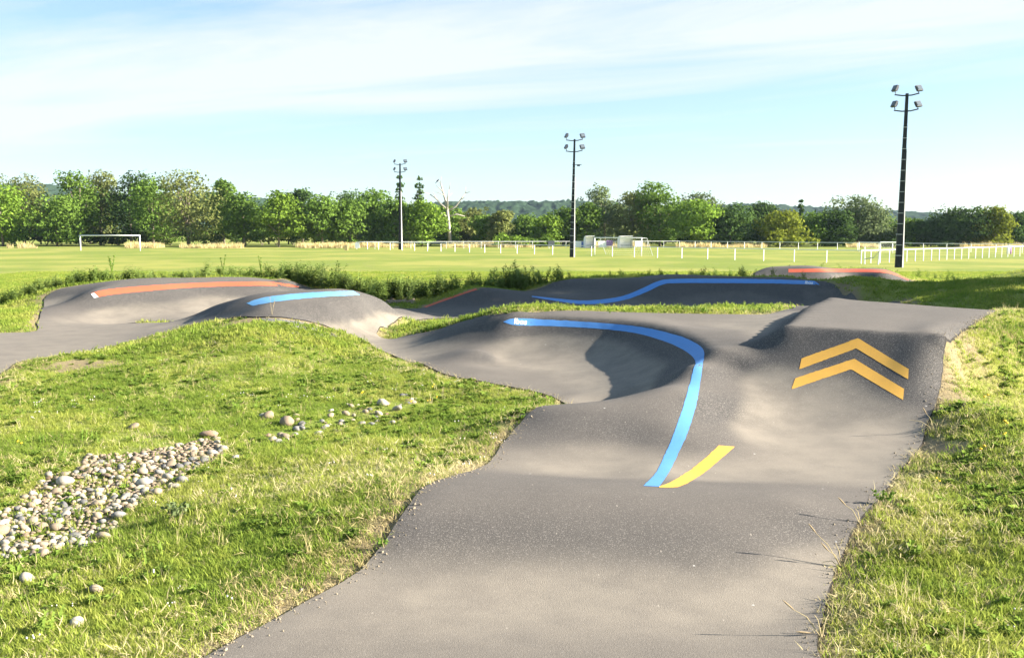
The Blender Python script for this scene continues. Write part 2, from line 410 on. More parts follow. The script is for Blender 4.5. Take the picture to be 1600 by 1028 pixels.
def inside_loop(x, y, L):
    c = np.zeros(np.shape(x), bool); n = len(L)
    for i in range(n):
        x1, y1 = L[i]; x2, y2 = L[(i + 1) % n]
        if y1 == y2: continue
        c ^= ((y1 > y) != (y2 > y)) & (x < (x2 - x1) * (y - y1) / (y2 - y1) + x1)
    return c
def on_asphalt(x, y):
    return (inside_loop(x, y, L_MAIN) & ~inside_loop(x, y, L_ISLAND) & ~inside_loop(x, y, L_POCKET)) | inside_loop(x, y, L_FAR)
IN_G = on_asphalt(GXX, GYY)
# distance to the nearest asphalt edge on the grid (brushfire over the dense outline points)
DG = np.full(GXX.shape, 9.0); R = int(1.6 / GS)
for L in (L_MAIN, L_ISLAND, L_POCKET, L_FAR):
    Ld = np.concatenate([L + (np.roll(L, -1, 0) - L) * s for s in (0, .5)])
    for x, y in Ld:
        i, j = int((x - GX0) / GS), int((y - GY0) / GS)
        a, b, c, d = max(0, j-R), min(len(gy), j+R+1), max(0, i-R), min(len(gx), i+R+1)
        if a >= b or c >= d: continue
        DG[a:b, c:d] = np.minimum(DG[a:b, c:d], np.hypot(GXX[a:b, c:d] - x, GYY[a:b, c:d] - y))
SD = np.where(IN_G, -DG, DG)           # positive on the grass
def sd_at(x, y):
    fx = np.clip((np.asarray(x) - GX0) / GS, 0, len(gx) - 1.001); fy = np.clip((np.asarray(y) - GY0) / GS, 0, len(gy) - 1.001)
    i, j = fx.astype(int), fy.astype(int); u, v = fx - i, fy - j
    return SD[j, i]*(1-u)*(1-v) + SD[j, i+1]*u*(1-v) + SD[j+1, i]*(1-u)*v + SD[j+1, i+1]*u*v

# ------------------------------------------------------------------ ground sheet
def value_noise(x, y, s, seed):
    r = np.random.default_rng(seed).random((128, 128)); fx, fy = x / s, y / s
    i, j = np.floor(fx).astype(int), np.floor(fy).astype(int); u, v = fx - i, fy - j
    u, v = u*u*(3-2*u), v*v*(3-2*v); g = lambda a, b: r[a % 128, b % 128]
    return g(i, j)*(1-u)*(1-v) + g(i+1, j)*u*(1-v) + g(i, j+1)*(1-u)*v + g(i+1, j+1)*u*v
drop = -0.10 * sstep(-0.02, -0.22, SD) - 0.022 * sstep(0.30, 0.02, SD) * (SD > -0.1)
rough_g = (value_noise(GXX, GYY, 0.45, 1) - .5) * 0.05 + (value_noise(GXX, GYY, 1.4, 2) - .5) * 0.08
GZ = HG + drop + rough_g * sstep(0.05, 0.5, SD) * sstep(0, 1.5, edge_d)
def ground_z(x, y):
    fx = np.clip((np.asarray(x) - GX0) / GS, 0, len(gx) - 1.001); fy = np.clip((np.asarray(y) - GY0) / GS, 0, len(gy) - 1.001)
    i, j = fx.astype(int), fy.astype(int); u, v = fx - i, fy - j
    z = GZ[j, i]*(1-u)*(1-v) + GZ[j, i+1]*u*(1-v) + GZ[j+1, i]*(1-u)*v + GZ[j+1, i+1]*u*v
    return np.where((x < GX0) | (x > GX1) | (y > GY1) | (y < GY0), 0.0, z)
ny, nx = GXX.shape
gv = np.stack([GXX.ravel(), GYY.ravel(), GZ.ravel()], -1)
idx = np.arange(ny * nx).reshape(ny, nx)
gf = np.stack([idx[:-1, :-1].ravel(), idx[:-1, 1:].ravel(), idx[1:, 1:].ravel(), idx[1:, :-1].ravel()], -1)
# carry the sheet on to the horizon, ring by ring from the survey's border
border = np.concatenate([idx[0, :], idx[1:, -1], idx[-1, -2::-1], idx[-2:0:-1, 0]])
bp = gv[border].copy(); cxy = np.array([6.0, 26.0]); rings = [border]; extra_v, extra_f = [], []
base = len(gv)
for scale_ in (1.15, 1.6, 2.6, 5, 10, 25, 60, 140):
    q = bp.copy(); q[:, :2] = cxy + (bp[:, :2] - cxy) * scale_; q[:, 2] = 0.0
    ids = np.arange(base, base + len(q)); base += len(q); extra_v.append(q)
    a, b = rings[-1], ids; a2, b2 = np.roll(a, -1), np.roll(b, -1)
    extra_f.append(np.stack([a, b, b2, a2], -1)); rings.append(ids)
gv_all = np.concatenate([gv] + extra_v); gf_all = np.concatenate([gf] + extra_f)
ground_me = np_mesh("ground", gv_all, gf_all, smooth=True)
def bare_at(x, y):      # worn soil: the scarp beside the jump, the gravel bank under the pale blue hump, the corner at far left
    b = np.zeros(np.shape(x))
    for cx_, cy_, rx, ry in ((4.86,10.5,.17,.8),(4.62,9.9,.16,.6),(5.25,11.1,.14,.7),(3.75,8.4,.2,.6),(-4.6,17.6,.95,.42),(-6.6,14.6,.9,.5)):
        b = np.maximum(b, sstep(1.25, .6, np.hypot((x - cx_) / rx, (y - cy_) / ry) + (value_noise(x, y, .3, 21) - .5) * .7))
    return b
set_attr(ground_me, "bare", np.concatenate([bare_at(GXX, GYY).ravel(), np.zeros(len(gv_all) - len(gv))]))
set_attr(ground_me, "edge", np.concatenate([SD.ravel(), np.full(len(gv_all) - len(gv), 9.0)]))

m_ground, nt, out = new_mat("grass_ground"); k = NT(nt)
P_ = k.pos()
n1, n2, n3 = k.noise(P_, 0.9, 5, .6), k.noise(P_, 5.0, 4, .6), k.noise(P_, 38.0, 3, .7)
big = k.noise(P_, 0.09, 4, .6)
green = k.mix(n2, rgb(.132,.176,.030), rgb(.190,.230,.046))
green = k.mix(k.ramp(big, .42, .62), green, rgb(.262,.262,.064))
dry = k.mix(n3, rgb(.15,.115,.062), rgb(.30,.24,.14))
edge = k.attr("edge")
near_edge = k.ramp(k.math('ADD', edge, k.math('MULTIPLY', k.math('SUBTRACT', n1, .5), 1.1)), .42, .02)
bare = k.attr("bare")
near_edge = k.math('MAXIMUM', near_edge, bare)
dryf = k.math('MAXIMUM', near_edge, k.math('MULTIPLY', k.ramp(n1, .54, .72), .55))
c = k.mix(dryf, green, dry)
c = k.mix(k.math('MULTIPLY', k.ramp(n3, .55, .8), .25), c, rgb(.07,.08,.02))
k.bsdf(out, c, .95, .1, k.bump(k.math('ADD', n3, n2), .5, .03))
ground = link("ground", ground_me, m_ground)
tag(ground, "sunlit mown grass around the track and the sports field", "grass", kind="structure")

# ------------------------------------------------------------------ asphalt
m_asphalt, nt, out = new_mat("asphalt"); k = NT(nt)
P_ = k.pos()
ag, ag2 = k.noise(P_, 95, 2, .75), k.noise(P_, 240, 2, .8)
vor = k.n("ShaderNodeTexVoronoi"); vor.inputs["Scale"].default_value = 170; k.l(P_, vor.inputs["Vector"])
mott, wide = k.noise(P_, 2.6, 5, .62), k.noise(P_, .55, 4, .6)
base = k.mix(mott, rgb(.046,.043,.041), rgb(.072,.066,.061))
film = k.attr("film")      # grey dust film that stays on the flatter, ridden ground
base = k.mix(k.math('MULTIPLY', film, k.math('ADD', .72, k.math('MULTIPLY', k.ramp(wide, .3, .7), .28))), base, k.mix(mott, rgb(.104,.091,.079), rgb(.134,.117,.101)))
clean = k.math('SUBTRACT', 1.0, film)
base = k.mix(k.math('MULTIPLY', k.ramp(ag, .52, .68), k.math('ADD', .42, k.math('MULTIPLY', clean, .4))), base, rgb(.28,.25,.22))
pit = k.noise(P_, 52, 3, .7)
base = k.mix(k.math('MULTIPLY', k.ramp(pit, .58, .70), k.math('ADD', .25, k.math('MULTIPLY', clean, .45))), base, rgb(.030,.028,.027))
base = k.mix(k.math('MULTIPLY', k.ramp(ag2, .52, .72), .7), base, rgb(.035,.034,.035))
dust = k.attr("dust")
df = k.math('MULTIPLY', dust, k.math('ADD', .60, k.math('MULTIPLY', k.ramp(mott, .3, .7), .40)), clamp=True)
df = k.math('MULTIPLY', df, .50)
base = k.mix(df, base, rgb(.32,.275,.215))
# scuffs and chips
ch = k.n("ShaderNodeTexVoronoi"); ch.inputs["Scale"].default_value = 3.1; k.l(P_, ch.inputs["Vector"])
base = k.mix(k.ramp(ch.outputs["Distance"], .035, .018), base, rgb(.42,.40,.37))
ch2 = k.n("ShaderNodeTexVoronoi"); ch2.inputs["Scale"].default_value = 8.5; k.l(k.n("ShaderNodeMapping").outputs[0], ch2.inputs["Vector"]); mp = ch2.inputs["Vector"].links[0].from_node; k.l(P_, mp.inputs[0]); mp.inputs["Scale"].default_value = (1, .35, 1); mp.inputs["Rotation"].default_value = (0, 0, .5)
base = k.mix(k.math('MULTIPLY', k.ramp(ch2.outputs["Distance"], .055, .03), .6), base, rgb(.34,.30,.25))
hgt_n = k.math('ADD', k.math('MULTIPLY', vor.outputs["Distance"], .8), k.math('MULTIPLY', ag2, .5))
k.bsdf(out, base, .88, .22, k.bump(hgt_n, .5, .003))
m_edge = simple_mat("asphalt_edge", (.030, .028, .027), .95, .1, vary=.4, scale=40)

# dust lies where the surface is hollow
def blur(a, r):
    for ax in (0, 1):
        c_ = np.cumsum(np.pad(a, [(r+1, r) if q == ax else (0, 0) for q in (0, 1)], mode='edge'), axis=ax)
        a = (np.take(c_, np.arange(2*r+1, c_.shape[ax]), ax) - np.take(c_, np.arange(0, c_.shape[ax]-2*r-1), ax)) / (2*r+1)
    return a
HOLLOW = blur(HG, 7) - HG
HOLLOW = blur(HOLLOW, 3)
def grid_at(G, x, y):
    fx = np.clip((np.asarray(x) - GX0) / GS, 0, len(gx) - 1.001); fy = np.clip((np.asarray(y) - GY0) / GS, 0, len(gy) - 1.001)
    i, j = fx.astype(int), fy.astype(int); u, v = fx - i, fy - j
    return G[j, i]*(1-u)*(1-v) + G[j, i+1]*u*(1-v) + G[j+1, i]*(1-u)*v + G[j+1, i+1]*u*v

def asphalt_piece(name, outer, holes, label):
    loops = [outer] + holes; verts, edges = [], []
    for L in loops:
        b = len(verts); n = len(L)
        verts += [Vector((float(x), float(y))) for x, y in L]; edges += [(b + i, b + (i + 1) % n) for i in range(n)]
    nb = len(verts)
    x0, y0 = outer.min(0); x1, y1 = outer.max(0); ins = []
    ys = y0
    while ys < y1:
        s = 0.065 if ys < 13 else (0.11 if ys < 22 else 0.17)
        xs = np.arange(x0, x1, s) + RNG.uniform(-.2, .2) * s
        m = inside_loop(xs, np.full(xs.shape, ys), outer)
        for h in holes: m &= ~inside_loop(xs, np.full(xs.shape, ys), h)
        xs = xs[m]
        if len(xs):
            g = np.array([np.hypot(outer[:, 0] - x, outer[:, 1] - ys).min() for x in xs])
            for h in holes: g = np.minimum(g, [np.hypot(h[:, 0] - x, h[:, 1] - ys).min() for x in xs])
            ins += [Vector((float(x), float(ys))) for x in xs[g > .05]]
        ys += s
    vo, eo, fo, *_ = delaunay_2d_cdt(verts + ins, edges, [], 0, 1e-5)
    V = np.array([(p.x, p.y) for p in vo]); F = np.array([f for f in fo if len(f) == 3])
    cen = V[F].mean(1)
    keep = inside_loop(cen[:, 0], cen[:, 1], outer)
    for h in holes: keep &= ~inside_loop(cen[:, 0], cen[:, 1], h)
    F = F[keep]
    a, b, c = V[F[:, 0]], V[F[:, 1]], V[F[:, 2]]
    flip = ((b[:, 0]-a[:, 0])*(c[:, 1]-a[:, 1]) - (b[:, 1]-a[:, 1])*(c[:, 0]-a[:, 0])) < 0
    F[flip] = F[flip][:, ::-1]
    Z = hgt_smooth(V[:, 0], V[:, 1])
    me = np_mesh(name, np.column_stack([V, Z]), F, smooth=True)
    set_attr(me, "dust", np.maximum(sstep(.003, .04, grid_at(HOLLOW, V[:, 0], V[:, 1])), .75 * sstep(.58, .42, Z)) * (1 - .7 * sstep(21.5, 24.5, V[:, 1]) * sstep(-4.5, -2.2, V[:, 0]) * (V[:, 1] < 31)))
    e_ = .06; sl = np.hypot(hgt_smooth(V[:, 0]+e_, V[:, 1]) - hgt_smooth(V[:, 0]-e_, V[:, 1]), hgt_smooth(V[:, 0], V[:, 1]+e_) - hgt_smooth(V[:, 0], V[:, 1]-e_)) / (2*e_)
    set_attr(me, "film", sstep(.44, .10, sl) * (1 - .72 * sstep(21.5, 24.5, V[:, 1]) * sstep(-4.5, -2.2, V[:, 0]) * (V[:, 1] < 31)))       # the back section carries less film and is darker
    o = link(name, me, m_asphalt); tag(o, label, "asphalt track", kind="structure")
    # the cut edge of the slab, seen where the ground has sunk
    mb_v, mb_f = [], []
    for L in loops:
        n = len(L); z = hgt_smooth(L[:, 0], L[:, 1]); b = len(mb_v)
        t = np.roll(L, -1, 0) - np.roll(L, 1, 0); t /= np.maximum(np.linalg.norm(t, axis=1, keepdims=True), 1e-6)
        cx = np.stack([t[:, 1], -t[:, 0]], -1)
        sgn = 1.0 if inside_loop(np.array([L[0, 0] - cx[0, 0]*.02]), np.array([L[0, 1] - cx[0, 1]*.02]), L)[0] else -1.0
        if L is not outer: sgn = -sgn
        for i in range(n):
            mb_v.append((L[i, 0], L[i, 1], z[i])); q = L[i] + cx[i] * sgn * .035; mb_v.append((q[0], q[1], z[i] - .16))
        for i in range(n):
            j = (i + 1) % n; mb_f.append((b+2*i, b+2*i+1, b+2*j+1, b+2*j))
    em = bpy.data.meshes.new("slab_edge"); em.from_pydata(mb_v, [], mb_f); em.update()
    link("slab_edge", em, m_edge, o)
    return o
def hgt_smooth(x, y):
    """exact thin-plate height away from the border blend"""
    x = np.asarray(x, float); y = np.asarray(y, float)
    e = np.minimum(np.minimum(x - GX0, GX1 - x), GY1 - y)
    z = tps(x, y) * sstep(0, 5.0, e)
    return z
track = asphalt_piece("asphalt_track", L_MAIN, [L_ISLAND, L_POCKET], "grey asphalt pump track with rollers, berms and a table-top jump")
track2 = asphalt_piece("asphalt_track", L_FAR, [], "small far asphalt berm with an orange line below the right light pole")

# ------------------------------------------------------------------ painted lines
def paint_mat(name, col):
    m, nt, out = new_mat(name); k = NT(nt); P_ = k.pos()
    a, b, g = k.noise(P_, 140, 2, .8), k.noise(P_, 6, 5, .65), k.noise(P_, 30, 4, .7)
    c = k.mix(b, rgb(*[q*.86 for q in col]), rgb(*[min(1, q*1.1) for q in col]))
    c = k.mix(k.math('MULTIPLY', k.ramp(a, .57, .70), .55), c, rgb(.10,.095,.09))
    c = k.mix(k.math('MULTIPLY', k.ramp(g, .64, .74), .5), c, rgb(.12,.11,.10))
    k.bsdf(out, c, .7, .3, k.bump(a, .5, .006)); return m
m_blue = paint_mat("blue_paint", (.080,.245,.55)); m_lblue = paint_mat("light_blue_paint", (.13,.34,.58))
m_yellow = paint_mat("yellow_paint", (.63,.335,.052)); m_orange = paint_mat("orange_paint", (.56,.105,.048)); m_white = paint_mat("white_paint", (.80,.79,.76))
def lerp_line(P, n):
    P = np.array(P, float); s = np.r_[0, np.cumsum(np.hypot(*np.diff(P, axis=0).T))]; t = np.linspace(0, s[-1], n)
    # smooth pass through the listed pixels
    if len(P) > 3:
        fine = []
        for i in range(len(P) - 1):
            p0, p1, p2, p3 = P[max(i-1, 0)], P[i], P[i+1], P[min(i+2, len(P)-1)]
            for q in np.linspace(0, 1, 12, endpoint=False):
                fine.append(.5*((2*p1)+(-p0+p2)*q+(2*p0-5*p1+4*p2-p3)*q*q+(-p0+3*p1-3*p2+p3)*q**3))
        P = np.array(fine + [P[-1]]); s = np.r_[0, np.cumsum(np.hypot(*np.diff(P, axis=0).T))]; t = np.linspace(0, s[-1], n)
    return np.stack([np.interp(t, s, P[:, 0]), np.interp(t, s, P[:, 1])], -1)
def lift(X, Y, d):
    e = .03; z = hgt_smooth(X, Y)
    nxv, nyv = -(hgt_smooth(X + e, Y) - hgt_smooth(X - e, Y)) / (2*e), -(hgt_smooth(X, Y + e) - hgt_smooth(X, Y - e)) / (2*e)
    l = np.sqrt(nxv**2 + nyv**2 + 1)
    return np.stack([X + nxv/l*d, Y + nyv/l*d, z + d/l], -1)
def paint(name, lineA, lineB, mat, n, m, parent, label, d=.0022):
    """a painted band between two edge lines, laid on the asphalt"""
    Aq, Bq = lerp_line(lineA, n), lerp_line(lineB, n)
    w = np.linspace(0, 1, m)[None, :, None]
    jit = np.random.default_rng(len(name) + n); kj = np.clip(np.hypot(*(Aq - Bq).T) * .02, 0, .35)      # rolled-on paint has a slightly uneven edge
    Aq = Aq + jit.normal(0, 1, (n, 1)) * kj[:, None] * .6; Bq = Bq + jit.normal(0, 1, (n, 1)) * kj[:, None] * .6
    px = Aq[:, None] * (1 - w) + Bq[:, None] * w
    a = hit(px[..., 0].ravel(), px[..., 1].ravel())
    V = lift(a[:, 0], a[:, 1], d)
    I = np.arange(n * m).reshape(n, m)
    F = np.stack([I[:-1, :-1].ravel(), I[1:, :-1].ravel(), I[1:, 1:].ravel(), I[:-1, 1:].ravel()], -1)
    me = np_mesh(name, V, F, smooth=True)
    me.update(); 
    if me.polygons[0].normal.z < 0: me.flip_normals()
    o = link(name, me, mat, parent); tag(o, label); return o
stripe_near = paint("painted_line", [(786,503),(805,498),(860,500),(940,505),(1000,511),(1050,522),(1085,535),(1100,549),(1098,570),(1092,610),(1086,640),(1073,680),(1058,712),(1044,740),(1030,760)],
      [(786,503),(805,508),(860,509.5),(940,514),(995,521),(1040,534),(1070,548),(1086,563),(1083,580),(1075,610),(1066,640),(1052,680),(1038,712),(1024,740),(1005,759)],
      m_blue, 170, 7, track, "sweeping bright blue line round the nearest berm")
paint("painted_line", [(1030,760),(1050,752),(1080,733),(1105,713),(1123,696)], [(1030,762),(1062,760),(1095,742),(1125,718),(1148,698)], m_yellow, 40, 7, track, "short curved yellow line beside the blue one")
paint("chevron", [(1252,560),(1341,528.5),(1420,577)], [(1249,577),(1338,544.5),(1419,593)], m_yellow, 61, 9, track, "upper yellow chevron on the jump face")
paint("chevron", [(1242,591),(1335,560.5),(1413,608)], [(1237,608),(1330,577),(1411,625)], m_yellow, 61, 9, track, "lower yellow chevron on the jump face")
paint("painted_line", [(385,474),(410,465.5),(460,459),(510,456),(552,455)], [(395,478),(425,472.5),(470,467),(515,463.5),(563,461.5)], m_lblue, 60, 5, track, "pale blue line on the hump left of centre")
paint("painted_line", [(143,458),(170,452),(230,446.5),(300,442.5),(370,440.5),(420,440.5),(450,444),(467,448)], [(148,465),(180,460),(240,454),(300,449.5),(370,447),(415,446.5),(445,447.5),(467,449)], m_orange, 90, 5, track, "orange line along the left berm wall")
paint("painted_line", [(142,459.5),(147,458)], [(147,466),(154,464.5)], m_white, 4, 4, track, "white end of the orange line", d=.006)
paint("painted_line", [(662,479.5),(690,469),(720,458.5),(743,451.5)], [(666,480.5),(692,471),(722,460.5),(746,452.8)], m_orange, 30, 3, track, "thin orange line on the edge of the dark roller")
stripe_back = paint("painted_line", [(831,462.5),(870,466.5),(905,469.5),(940,468),(975,462),(1005,450),(1030,439),(1055,436),(1120,435.5),(1200,436.5),(1272,439)],
      [(831,464),(870,470.5),(905,475),(945,474),(982,467),(1012,455.5),(1035,445),(1058,442.5),(1120,442.5),(1200,443),(1281,445)], m_blue, 110, 5, track, "blue line along the shaded back berm")
paint("painted_line", [(1232,420.5),(1290,420),(1350,420.5),(1382,422),(1400,428),(1420,437)], [(1232,426),(1290,425),(1350,425.5),(1386,427),(1401,431),(1420,438.5)], m_orange, 50, 4, track2, "orange line on the far berm")

def lettering(parent, text, p0, p1, hpx, slant, label):
    """white letters laid flat on the painted line, baseline from pixel p0 to p1"""
    cu = bpy.data.curves.new("lettering", 'FONT'); cu.body = text; cu.offset = 0.028; cu.resolution_u = 3; cu.shear = slant
    tmp = bpy.data.objects.new("lettering", cu); COL.objects.link(tmp)
    dg = bpy.context.evaluated_depsgraph_get(); me = bpy.data.meshes.new_from_object(tmp.evaluated_get(dg))
    bpy.data.objects.remove(tmp)
    bm = bmesh.new(); bm.from_mesh(me); bmesh.ops.triangulate(bm, faces=bm.faces[:])
    bmesh.ops.subdivide_edges(bm, edges=[e for e in bm.edges if e.calc_length() > .15], cuts=2); bm.to_mesh(me); bm.free()
    co = np.array([v.co[:] for v in me.vertices]); wmax, hmax = co[:, 0].max(), .72
    p0, p1 = np.array(p0, float), np.array(p1, float); up = np.array([0, -hpx])
    px = p0 + (co[:, :1] / wmax) * (p1 - p0) + (co[:, 1:2] / hmax) * up
    a = hit(px[:, 0], px[:, 1]); V = lift(a[:, 0], a[:, 1], .0055)
    me.vertices.foreach_set("co", V.astype(np.float32).ravel()); me.update()
    o = link("lettering", me, m_white, parent); tag(o, label); return o
lettering(stripe_near, "Ibos", (802.5,506), (823.5,507.5), 8.6, .15, "white lettering at the start of the blue line")
lettering(stripe_back, "Ibos", (1257,443.6), (1270.5,444.3), 4.6, .25, "small white lettering at the end of the back blue line")

# ------------------------------------------------------------------ floodlight poles
m_polefront = simple_mat("dark_pole_body", (.016,.019,.023), .7, .3, vary=.25, scale=3)  # whole post kept dark; its sunlit side is a separate paler strip
m_concrete = simple_mat("sunlit_side_concrete", (.42,.42,.41), .9, .2, vary=.12, scale=4)  # paler tone stands for sun on the post's right side
m_dark = simple_mat("dark_metal", (.028,.032,.045), .45, .5, vary=.2)
m_glass = simple_mat("lamp_glass", (.10,.12,.14), .25, .5, vary=.1)
m_whitepaint = simple_mat("white_post_paint", (.78,.78,.76), .55, .4, vary=.08)
m_galv = simple_mat("galvanised_steel", (.34,.36,.37), .45, .5, vary=.1)
def light_pole(px, py, H, lean, label, bands, yaw, camera_box=False):
    x, y, _ = at(px, py, 0.0); s = H / 12.2
    root = empty("light_pole", (x, y, 0.0)); root.rotation_euler = (0, lean, yaw)
    mb = MB(); mb.frustum((0,0,-.3), (0,0,H), (.40*s,.30*s), (.18*s,.15*s)); mb.build("post", m_polefront, root)
    mb = MB()      # sunlit side, painted as a pale strip: widest at the foot, gone by two thirds of the height
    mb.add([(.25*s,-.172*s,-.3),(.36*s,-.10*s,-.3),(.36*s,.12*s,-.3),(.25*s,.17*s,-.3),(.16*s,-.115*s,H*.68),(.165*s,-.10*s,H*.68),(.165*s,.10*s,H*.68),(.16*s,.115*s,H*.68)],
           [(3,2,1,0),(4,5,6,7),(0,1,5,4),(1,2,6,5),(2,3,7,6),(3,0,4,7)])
    mb.build("lit_side_strip", m_concrete, root)
    for i in range(bands):
        z = H * (.07 + .80 * i / bands); w = .50*s + (.22*s-.50*s) * (z+.3)/(H+.3); d = .34*s + (.17*s-.34*s) * (z+.3)/(H+.3)
        mb = MB(); mb.box((0,0,z), (w+.02, d+.02, .05)); mb.build("band", m_galv, root)
    for zz in (H-.12, H-1.18):
        mb = MB(); mb.tube([(-.82,.0,zz+.04),(-.3,0,zz-.03),(.3,0,zz+.0),(.80,0,zz+.13)], .045, 6); mb.build("crossarm", m_dark, root)
        for sx in (-1, 1):
            rt = Matrix.Rotation(sx * .45 + (-.35 if sx < 0 else 0), 3, 'Z') @ Matrix.Rotation(math.radians(-28), 3, 'X') @ Matrix.Rotation(-sx*.14, 3, 'Y')
            c = Vector((sx * .76 - (.05 if sx < 0 else 0), -.02, zz + .46))
            if sx < 0: rt = Matrix.Rotation(-1.15, 3, 'Z') @ Matrix.Rotation(math.radians(-25), 3, 'X')
            mb = MB(); mb.box(c, (.46,.15,.42), rt); mb.box(c + rt @ Vector((0,.10,0)), (.32,.10,.26), rt)
            fl = mb.build("floodlight", m_dark, root)
            mb = MB(); mb.box(c + rt @ Vector((0,-.09,0)), (.36,.016,.28), rt); mb.build("glass", m_glass, fl)
            mb = MB(); mb.tube([(sx*.74,0,zz+.1), c - Vector((0,0,.2))], .03, 5); mb.build("bracket", m_dark, fl)
    if camera_box:
        mb = MB(); mb.tube([(-.15,0,H-2.45),(.75,0,H-2.42)], .03, 5); mb.box((.45,-.05,H-2.5), (.28,.22,.16)); mb.build("loudspeaker", m_dark, root)
    tag(root, label, "light pole", "floodlight poles around the pitch")
    return root
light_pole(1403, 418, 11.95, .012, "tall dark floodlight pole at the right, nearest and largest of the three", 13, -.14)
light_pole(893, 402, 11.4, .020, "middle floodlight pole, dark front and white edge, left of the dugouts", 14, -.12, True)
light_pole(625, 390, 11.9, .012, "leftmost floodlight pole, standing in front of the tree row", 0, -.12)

# ------------------------------------------------------------------ goals
def goal(pl, pr, zt, depth, r, label, back=True):
    a, b = Vector(at(*pl, 0)), Vector(at(*pr, 0)); mid = (a + b) / 2
    root = empty("football_goal", mid); L = (b - a).length; ang = math.atan2(b.y - a.y, b.x - a.x); root.rotation_euler = (0, 0, ang)
    for sx in (-1, 1):
        mb = MB(); mb.tube([(sx*L/2,0,-.1),(sx*L/2,0,zt)], r, 8); mb.build("post", m_whitepaint, root, True)
    mb = MB(); mb.tube([(-L/2-r,0,zt),(L/2+r,0,zt)], r, 8); mb.build("crossbar", m_whitepaint, root, True)
    if back:
        for sx in (-1, 1):
            mb = MB(); mb.tube([(sx*L/2,0,zt),(sx*L/2,depth*.45,zt-.02),(sx*L/2,depth,.03)], r*.5, 5); mb.build("stay", m_galv, root)
        nv, ne = [], []
        mb = MB()
        for i in range(0, 25):
            q = -L/2 + L * i / 24; mb.tube([(q,depth*.45,zt-.04),(q,depth,.03)], .006, 3)
        for i in range(0, 9):
            f = i / 8; mb.tube([(-L/2,depth*(.45+.55*f),(zt-.04)*(1-f)+.03*f),(L/2,depth*(.45+.55*f),(zt-.04)*(1-f)+.03*f)], .006, 3)
        net = mb.build("net", m_whitepaint, root); net["kind"] = "stuff"
    tag(root, label, "football goal"); return root
goal((126,391.5), (219,392), 1.98, 1.6, .075, "white goal frame without a net, in front of the left trees", back=False)
goal((929,398.5), (1002,400.5), 1.85, 1.7, .055, "white football goal with a fine net, before the two dugouts")
goal((1342,394), (1394,396), 1.20, 1.2, .05, "thin distant football goal seen left of the right light pole")
def training_goal():
    a, b = at(1372, 413.5, 0), at(1412, 414.0, 0); root = empty("portable_goal", ((a[0]+b[0])/2, a[1], 0)); L = b[0] - a[0]; zt = 1.68
    for sx in (-1, 1):
        mb = MB(); mb.tube([(sx*L/2,0,0),(sx*L/2+.12,0,zt)], .05, 6); mb.build("post", m_whitepaint, root)
    mb = MB(); mb.tube([(-L/2+.1,0,zt),(L/2+.14,0,zt)], .05, 6); mb.build("crossbar", m_whitepaint, root)
    mb = MB(); mb.tube([(-L/2-.7,.9,0),(-L/2-.75,.9,1.35)], .045, 6); mb.build("post", m_whitepaint, root)
    mb = MB(); mb.tube([(-L/2-.7,.9,.40),(-L/2-.1,.7,.5)], .035, 5); mb.tube([(-L/2-.1,.7,.5),(-L/2+.1,0,1.1)], .02, 4); mb.build("stay", m_galv, root)
    tag(root, "white portable goal frame leaning beside the foot of the right light pole", "football goal")
training_goal()

# ------------------------------------------------------------------ pitch railing
FA, FB, FC, FD = Vector((-22.4,139,0)), Vector((27.4,75.5,0)), Vector((64,109,0)), Vector((26,149.5,0)); fp = (FD - FA).normalized()
def railing(a, b, step, label, h=1.02, t0=0.0, t1=1.0):
    d = b - a; L = d.length; u = d.normalized(); root = empty("pitch_railing", a, math.atan2(u.y, u.x))
    n = max(2, int(L * (t1 - t0) / step))
    post = MB(); post.box((0,0,h/2-.05), (.05,.05,h+.1)); first = None
    for i in range(n + 1):
        q = L * (t0 + (t1 - t0) * i / n)
        if first is None: first = post.build("post", m_whitepaint, root); first.location = (q,0,0)
        else:
            c = first.copy(); COL.objects.link(c); c.parent = root; c.location = (q,0,0)
    mb = MB(); mb.tube([(L*t0,0,h),(L*t1,0,h)], .034, 6); mb.build("rail", m_whitepaint, root)
    tag(root, label, "railing", "white rails round the football pitch"); return root
railing(FA, FB, 3.0, "low white railing on the near side of the pitch, running past the left pole")
railing(FB, FC, 1.55, "close-posted white railing right of the large light pole")
railing(FA, FD, 2.6, "white railing on the far left side of the pitch, below the yellow grass")
railing(FD, FC, 2.9, "white railing on the far side of the pitch before the right trees")

# boards, dugouts and small things by the far touchline
def along_ad(px):      # where a line of sight crosses the far left railing
    d = ray(px, 388)[:2]; t = (FA.x * d[1] - FA.y * d[0]) / (fp.y * d[0] - fp.x * d[1]); return FA + fp * t
ad_ang = math.atan2(fp.y, fp.x)
m_board = simple_mat("board_white", (.80,.80,.82), .5, .3, vary=.05); m_bluep = simple_mat("board_blue", (.10,.16,.42), .5, .3)
for x0, x1, hh, lab in ((896,908,.95,"white advertising board beside the middle light pole"), (908,913,.85,"small blue and white board left of the first dugout"), (935,947,.95,"white advertising board between the two dugouts"), (992,1003,.95,"white advertising board right of the second dugout")):
    a, b = along_ad(x0), along_ad(x1); root = empty("advertising_board", (a + b) / 2, ad_ang); L = (b - a).length
    mb = MB(); mb.box((0,-.06,hh/2+.12), (L,.05,hh)); mb.build("panel", m_bluep if x0 == 908 else m_board, root)
    for sx in (-1, 1):
        mb = MB(); mb.box((sx*L*.4,-.06,.0), (.06,.06,.22)); mb.build("foot", m_galv, root)
    tag(root, lab, "board", "boards along the touchline")
